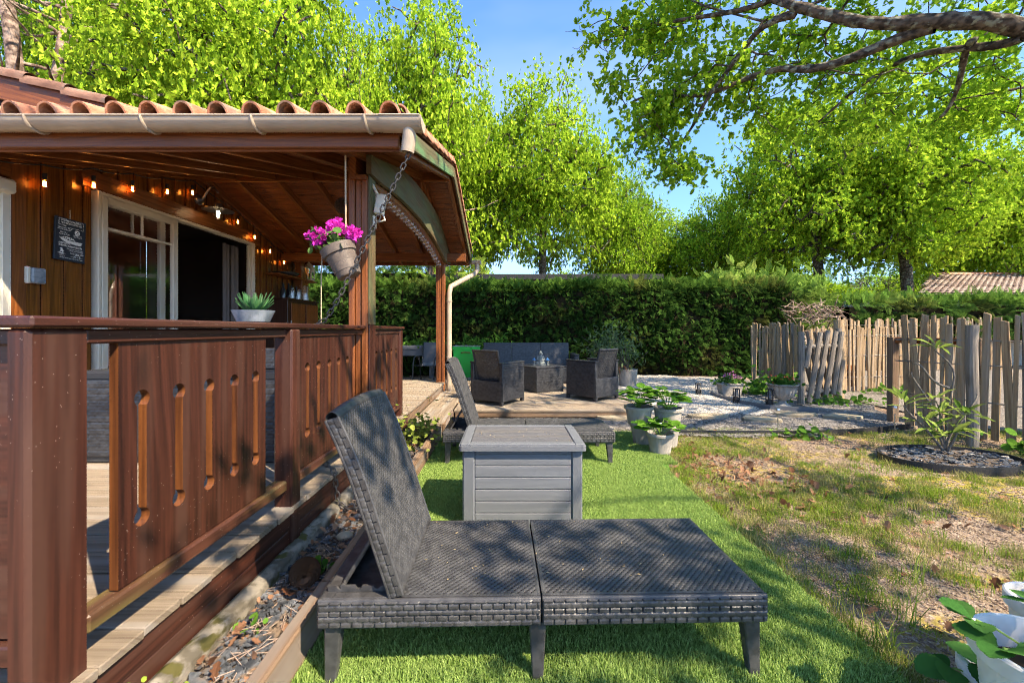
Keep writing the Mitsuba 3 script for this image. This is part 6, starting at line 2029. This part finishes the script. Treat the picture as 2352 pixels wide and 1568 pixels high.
# low planter with pink flowers
t = thing('low_planter', 'small rectangular grey planter of pink flowers on the white gravel edge', 'planter')
pcn = A([5.0, 9.35, 0])
q = box((-.25, -.13, 0), (.25, .13, .27), .012)
q.v[:, :2] *= (.78 + .22 * q.v[:, 2:3] / .27)
put(t + '__trough', move(q, pcn), 'pot_grey')
put(t + '__rim', cbox(pcn + A([0, 0, .282]), (.54, .30, .03)), 'pot_grey')
put(t + '__leaves', leaves(pcn + A([0, 0, .36]) + rp.normal(size=(120, 3)) * A([.13, .06, .05]), .08, rp, BERRY, .6, (.04, .11, .02), (.12, .22, .04)), 'leaf')
for dx, dz in ((-.10, .47), (.03, .52), (.12, .45), (.19, .42), (-.02, .44)):
    put(t + '__flower', flowers_ball(pcn + A([dx, -.03, dz]), .05, 24, rp, (.55, .16, .40), (.75, .35, .62)), 'leaf')
# zinc tub with an olive-like shrub
t = thing('zinc_tub', 'pale zinc tub with rusty handle holding a grey green shrub', 'tub')
zc = A([3.17, 11.0, 0])
put(t + '__tub', lathe([(.001, 0), (.20, 0), (.215, .02), (.25, .44), (.262, .45), (.255, .46), (.235, .43)], 32, zc), 'pot_grey', 35)
put(t + '__handle', tube([zc + A([-.24, -.10, .36]), zc + A([-.27, -.12, .50]), zc + A([-.14, -.2, .55]), zc + A([-.08, -.22, .42])], .018, 8), 'rust', True)
Ps = zc + A([-.38, .1, 1.0]) + rp.normal(size=(900, 3)) * A([.34, .2, .27])
put(t + '__foliage', leaves(Ps, .13, rp, LANCE, .2, (.07, .12, .05), (.20, .27, .13)), 'leaf')
b = np.array([(zc + A([0, 0, .4]), p) for p in Ps[::25]])
put(t + '__stems', segs(b[:, 0], b[:, 1], np.full(len(b), .010), np.full(len(b), .004), 5), 'bark_oak', True)
# slate ring bed with the lance leaved shrub
put('ring_bed', move(prism(Point(0, 0).buffer(1, 32), .04), (5.06, 4.75, -.02), R=np.diag([.72, .44, 1])), 'slate_dust', kind='structure', label='oval bed of slate chips ringed with black plastic')
an = np.linspace(0, 2 * np.pi, 49)
ring = unary_union([Polygon([(.72 * math.cos(x_), .44 * math.sin(x_)) for x_ in an]).buffer(.008).difference(Polygon([(.72 * math.cos(x_), .44 * math.sin(x_)) for x_ in an]).buffer(-.008))])
put('ring_edging', move(prism(ring, .092), (5.06, 4.75, -.03)), 'black_edge', False, 'black plastic edging band round the oval slate bed', 'lawn edging')
rc = np.random.default_rng(31)
cps = chips(420, rc, .020, .052, lambda r: 0.0, (0, 0), 0.0)
outc = []
for i, m in enumerate(cps):
    a, r = rc.uniform(0, 6.283), math.sqrt(rc.uniform()) * .96
    m = move(m, (5.06 + .70 * r * math.cos(a), 4.75 + .42 * r * math.sin(a), .022))
    outc.append(m)
put('ring_bed__slate_chips', cat(outc), 'slate', kind='stuff')
t = thing('rhododendron', 'leggy shrub with narrow pale green leaves growing in the oval slate bed', 'shrub')
sb = A([5.28, 5.0, 0.0])
rs = np.random.default_rng(12)
stems = [[sb, at(2175, 960, 5.05), at(2185, 900, 5.0), at(2190, 850, 5.0), at(2160, 815, 5.05), at(2150, 800, 5.05)], [sb, at(2150, 965, 5.05), at(2135, 925, 5.1), at(2105, 880, 5.1), at(2095, 855, 5.1)], [sb, at(2190, 985, 4.95), at(2225, 940, 4.9), at(2245, 905, 4.9)], [sb, at(2130, 990, 5.0), at(2095, 955, 5.0), at(2075, 930, 5.0)], [at(2180, 890, 5.0), at(2140, 870, 5.05), at(2120, 845, 5.05), at(2098, 835, 5.1)], [sb, at(2165, 985, 5.0), at(2160, 950, 5.0), at(2150, 920, 5.0)], [sb, at(2195, 1000, 4.9), at(2205, 975, 4.9), at(2215, 960, 4.9)]]
mm = []
for P in stems:
    P = np.array(P)
    cs = CubicSpline(np.arange(len(P)), P, axis=0)(np.linspace(0, len(P) - 1, 14))
    mm.append(tube(cs, np.linspace(.016, .007, 14), 7))
put(t + '__stem', M(cat(mm).v, cat(mm).f), 'wood_grey', True)
tufts = [(at(2150, 800, 5.05), 11), (at(2075, 925, 5.0), 9), (at(2160, 945, 4.95), 11), (at(2150, 915, 5.0), 6), (at(2215, 955, 4.9), 11), (at(2190, 985, 4.85), 10), (at(2140, 985, 4.9), 10), (at(2165, 1000, 4.85), 8), (at(2210, 935, 4.9), 5), (at(2120, 965, 5.0), 6)]
PP, DD = [], []
for c_, n_ in tufts:
    for i in range(n_):
        a = rs.uniform(0, 6.28)
        el = rs.uniform(-.35, 1.0)
        d = A([math.cos(a) * math.cos(el), math.sin(a) * math.cos(el), math.sin(el)])
        PP.append(c_ + d * .02 + rs.normal(size=3) * .02)
        DD.append(d * 4)
put(t + '__leaves', leaves(PP, .215, rs, LANCE, .7, (.10, .18, .025), (.30, .38, .09), .25, D=np.array(DD), flat_=.5), 'leaf')


def bushlet(name, label, cat_, c, n, rad, ls, c0, c1, rng, shp=BERRY, group=None):
    t = thing(name, label, cat_, group)
    P = A(c) + np.abs(rng.normal(size=(n, 3))) * A([1, 1, rad[2]]) * np.where(rng.random((n, 3)) < .5, -1, 1) * A([rad[0], rad[1], 1]) * A([1, 1, 0]) + np.c_[np.zeros((n, 2)), np.abs(rng.normal(size=n)) * rad[2]]
    put(t + '__leaves', leaves(P, ls, rng, shp, .6, c0, c1), 'leaf')
    b = np.array([(A(c), p) for p in P[::max(1, n // 14)]])
    put(t + '__stems', segs(b[:, 0], b[:, 1], np.full(len(b), .004), np.full(len(b), .002), 4), 'bark_oak', True)


G0, G1 = (.05, .13, .02), (.15, .30, .04)
bushlet('yellow_green_plant', 'yellow green leafy plant growing in the slate bed by the step', 'plant', (-1.14, 5.15, .09), 330, (.15, .26, .17), .055, (.14, .20, .03), (.34, .40, .09), rp)
bushlet('seedling', 'small bright weed in the slate bed near the near lounger', 'weed', (-1.2, 1.95, .09), 16, (.03, .03, .03), .035, G0, G1, rp)
bushlet('seedling', 'small bright weed at the foot of the kerb, lower left', 'weed', (-1.27, 1.46, .10), 40, (.025, .05, .07), .022, (.12, .2, .02), (.28, .38, .05), rp)
bushlet('seedling', 'small weed beside the large pine cone', 'weed', (-1.06, 2.38, .09), 12, (.03, .03, .06), .045, G0, G1, rp)
bushlet('leafy_weed', 'low strawberry weeds at the foot of the paling fence', 'weed', (9.0, 9.7, 0), 60, (.35, .12, .10), .10, G0, G1, rp)
bushlet('leafy_weed', 'green weeds growing right of the rustic gate', 'weed', (6.75, 8.35, 0), 120, (.45, .18, .08), .09, G0, G1, rp)
bushlet('leafy_weed', 'green plants behind the low planter beside the first paling run', 'weed', (5.9, 9.6, 0), 220, (.40, .2, .22), .11, G0, G1, rp)
bushlet('leafy_weed', 'weeds at the foot of the round post', 'weed', (6.35, 5.05, 0), 50, (.15, .10, .10), .10, G0, G1, rp)
bushlet('leafy_weed', 'broad leaved weeds at the right edge under the pickets', 'weed', (6.55, 4.72, 0), 70, (.16, .16, .12), .12, G0, G1, rp)
bushlet('leafy_weed', 'green clump left of the middle solar stake light', 'weed', (4.15, 5.85, 0), 50, (.22, .10, .06), .08, G0, G1, rp)
# dry oak leaves
LB0, LB1 = (.12, .055, .03), (.40, .23, .14)
P = np.c_[rp.normal(2.35, .42, 300), rp.normal(4.3, .5, 300), rp.uniform(-.025, .008, 300)]
P2 = np.c_[rp.uniform(1.75, 5.5, 240), rp.uniform(1.6, 6.0, 240), rp.uniform(-.03, .0, 240)]
P3 = np.c_[rp.uniform(-1.28, -1.0, 260), rp.uniform(1.2, 5.0, 260), rp.uniform(.10, .118, 260)]
P = np.vstack([P, P2, P3])
P = P[[not turf_poly.contains(Point(p[0], p[1])) for p in P]]
put('fallen_leaves', leaves(P, np.where(P[:, 0] < 0, .05, .066), rp, OAK, 1.2, LB0, LB1, .45), 'leaf', False, 'dry brown oak leaves lying on the yard and in the slate bed', 'leaf litter', None, 'stuff')
# pine needles and twigs in litter
n = 900
a = rp.uniform(0, 6.28, n)
x0 = np.where(rp.random(n) < .35, rp.uniform(-1.3, -.99, n), rp.uniform(1.7, 4.6, n))
y0 = rp.uniform(1.2, 5.2, n)
L = rp.uniform(.03, .11, n)
z = np.where(x0 < 0, .117, -.012)
p0 = np.c_[x0, y0, z]
p1 = p0 + np.c_[np.cos(a) * L, np.sin(a) * L, rp.uniform(0, .008, n)]
ok = ~((x0 > 0) & (x0 < 1.9)) & ~((x0 < 0) & ((p1[:, 0] > -.99) | (p1[:, 0] < -1.3)))
put('fallen_twigs', segs(p0[ok], p1[ok], np.full(ok.sum(), .0022), np.full(ok.sum(), .0015), 4), 'bark_pine', True, 'thin brown twigs and pine needles lying on the bare soil', 'litter', None, 'stuff')
# seed heads of tall grass in the foreground
for (x_, y_, n_, h_, w_) in ((1.80, 1.98, 26, .17, 'nearest the turf edge at the bottom'), (2.05, 2.15, 14, .26, 'just right of the nearest clump'), (1.78, 3.05, 20, .15, 'beside the foot end of the near lounger'), (2.45, 2.5, 18, .20, 'on bare sand left of the white pots')):
    m = blades(n_, .07, h_, .0055, rp, A((.10, .17, .02)), A((.34, .42, .09)), 1.0, 2)
    put('grass_clump', move(m, (x_, y_, -.03)), 'leaf', False, 'clump of long thin grass ' + w_, 'grass clump', 'long grass clumps on the bare sand')

# ---------------------------------------------------------------- things beyond the deck
t = thing('garden_chair', 'grey sling garden chair with curved arms beyond the deck', 'chair')
gc = A([-2.38, 12.1, 0])
x = dict(to_world=world(gc, -12))
fr2 = []
for s in (-1, 1):
    fr2 += [tube([(s * .32, -.30, 0), (s * .32, -.26, .50), (s * .32, -.20, .68), (s * .32, -.05, .74), (s * .32, .12, .70), (s * .32, .20, .48), (s * .32, .30, 0)], .022, 7), tube([(s * .28, -.25, .46), (s * .28, .26, .42), (s * .28, .42, 1.12)], .02, 7)]
for q_ in fr2:
    put(t + '__frame_tube', M(q_.v, q_.f), 'plastic_dark', True, **x)
sl = grid(np.stack([np.stack([np.array([xx, y_, z_]) for xx in (-.28, 0, .28)]) for y_, z_ in ((-.25, .47), (.0, .435), (.25, .43), (.30, .55), (.36, .80), (.42, 1.12))]))
put(t + '__sling', sl, 'plastic_grey', True, **x)
t = thing('raised_planter', 'grey raised planter trough on legs beyond the railing end', 'planter')
put(t + '__trough', cat([box((-4.6, 12.7, .70), (-2.3, 13.2, 1.0)), box((-4.65, 12.66, .90), (-2.25, 12.698, 1.02))]), 'plastic_grey')
for x_ in (-4.5, -3.4, -2.4):
    put(t + '__leg', cbox((x_, 12.8, .35), (.10, .10, .70)), 'plastic_grey')
put(t + '__plants', leaves(A([-3.4, 12.9, 1.04]) + rp.normal(size=(500, 3)) * A([.7, .12, .05]), .10, rp, QUAD, .4, G0, G1), 'leaf')
t = thing('green_bin', 'bright green upright planter bin beside the downpipe', 'bin')
put(t + '__body', cat([box((-1.52, 11.4, .0), (-.80, 11.44, .98)), box((-1.52, 11.44, 0), (-1.48, 12.0, .98)), box((-.84, 11.44, 0), (-.80, 12.0, .98)), box((-1.52, 12.0, 0), (-.80, 12.04, .98))] + [box((-1.54, 11.38, .95), (-.78, 11.398, 1.03))]), 'green_bin')
put(t + '__handle', tube([(-1.3, 11.37, .86), (-1.25, 11.33, .88), (-1.1, 11.33, .88), (-1.05, 11.37, .86)], .015, 6), 'rust', True)
put(t + '__rim', box((-1.54, 11.40, 1.032), (-.78, 12.05, 1.05)), 'pot_grey')
put(t + '__plants', leaves(A([-.95, 11.7, 1.08]) + rp.normal(size=(160, 3)) * A([.2, .15, .08]), .16, rp, LANCE, .1, G0, G1), 'leaf')
put('low_garden_trough', cat([box((-.75, 12.3, .55), (.0, 12.7, .90)), box((-.78, 12.27, .90), (.02, 12.72, .93))] + [cbox((x_, 12.5, .27), (.08, .3, .55)) for x_ in (-.68, -.06)]), 'plastic_grey', False, 'grey plastic planter trough half hidden behind the wicker sofa', 'planter')
bushlet('grass_plant', 'bushy green plant behind the wicker sofa at its left end', 'plant', (-.3, 12.5, .93), 160, (.22, .12, .16), .18, G0, G1, rp, LANCE)
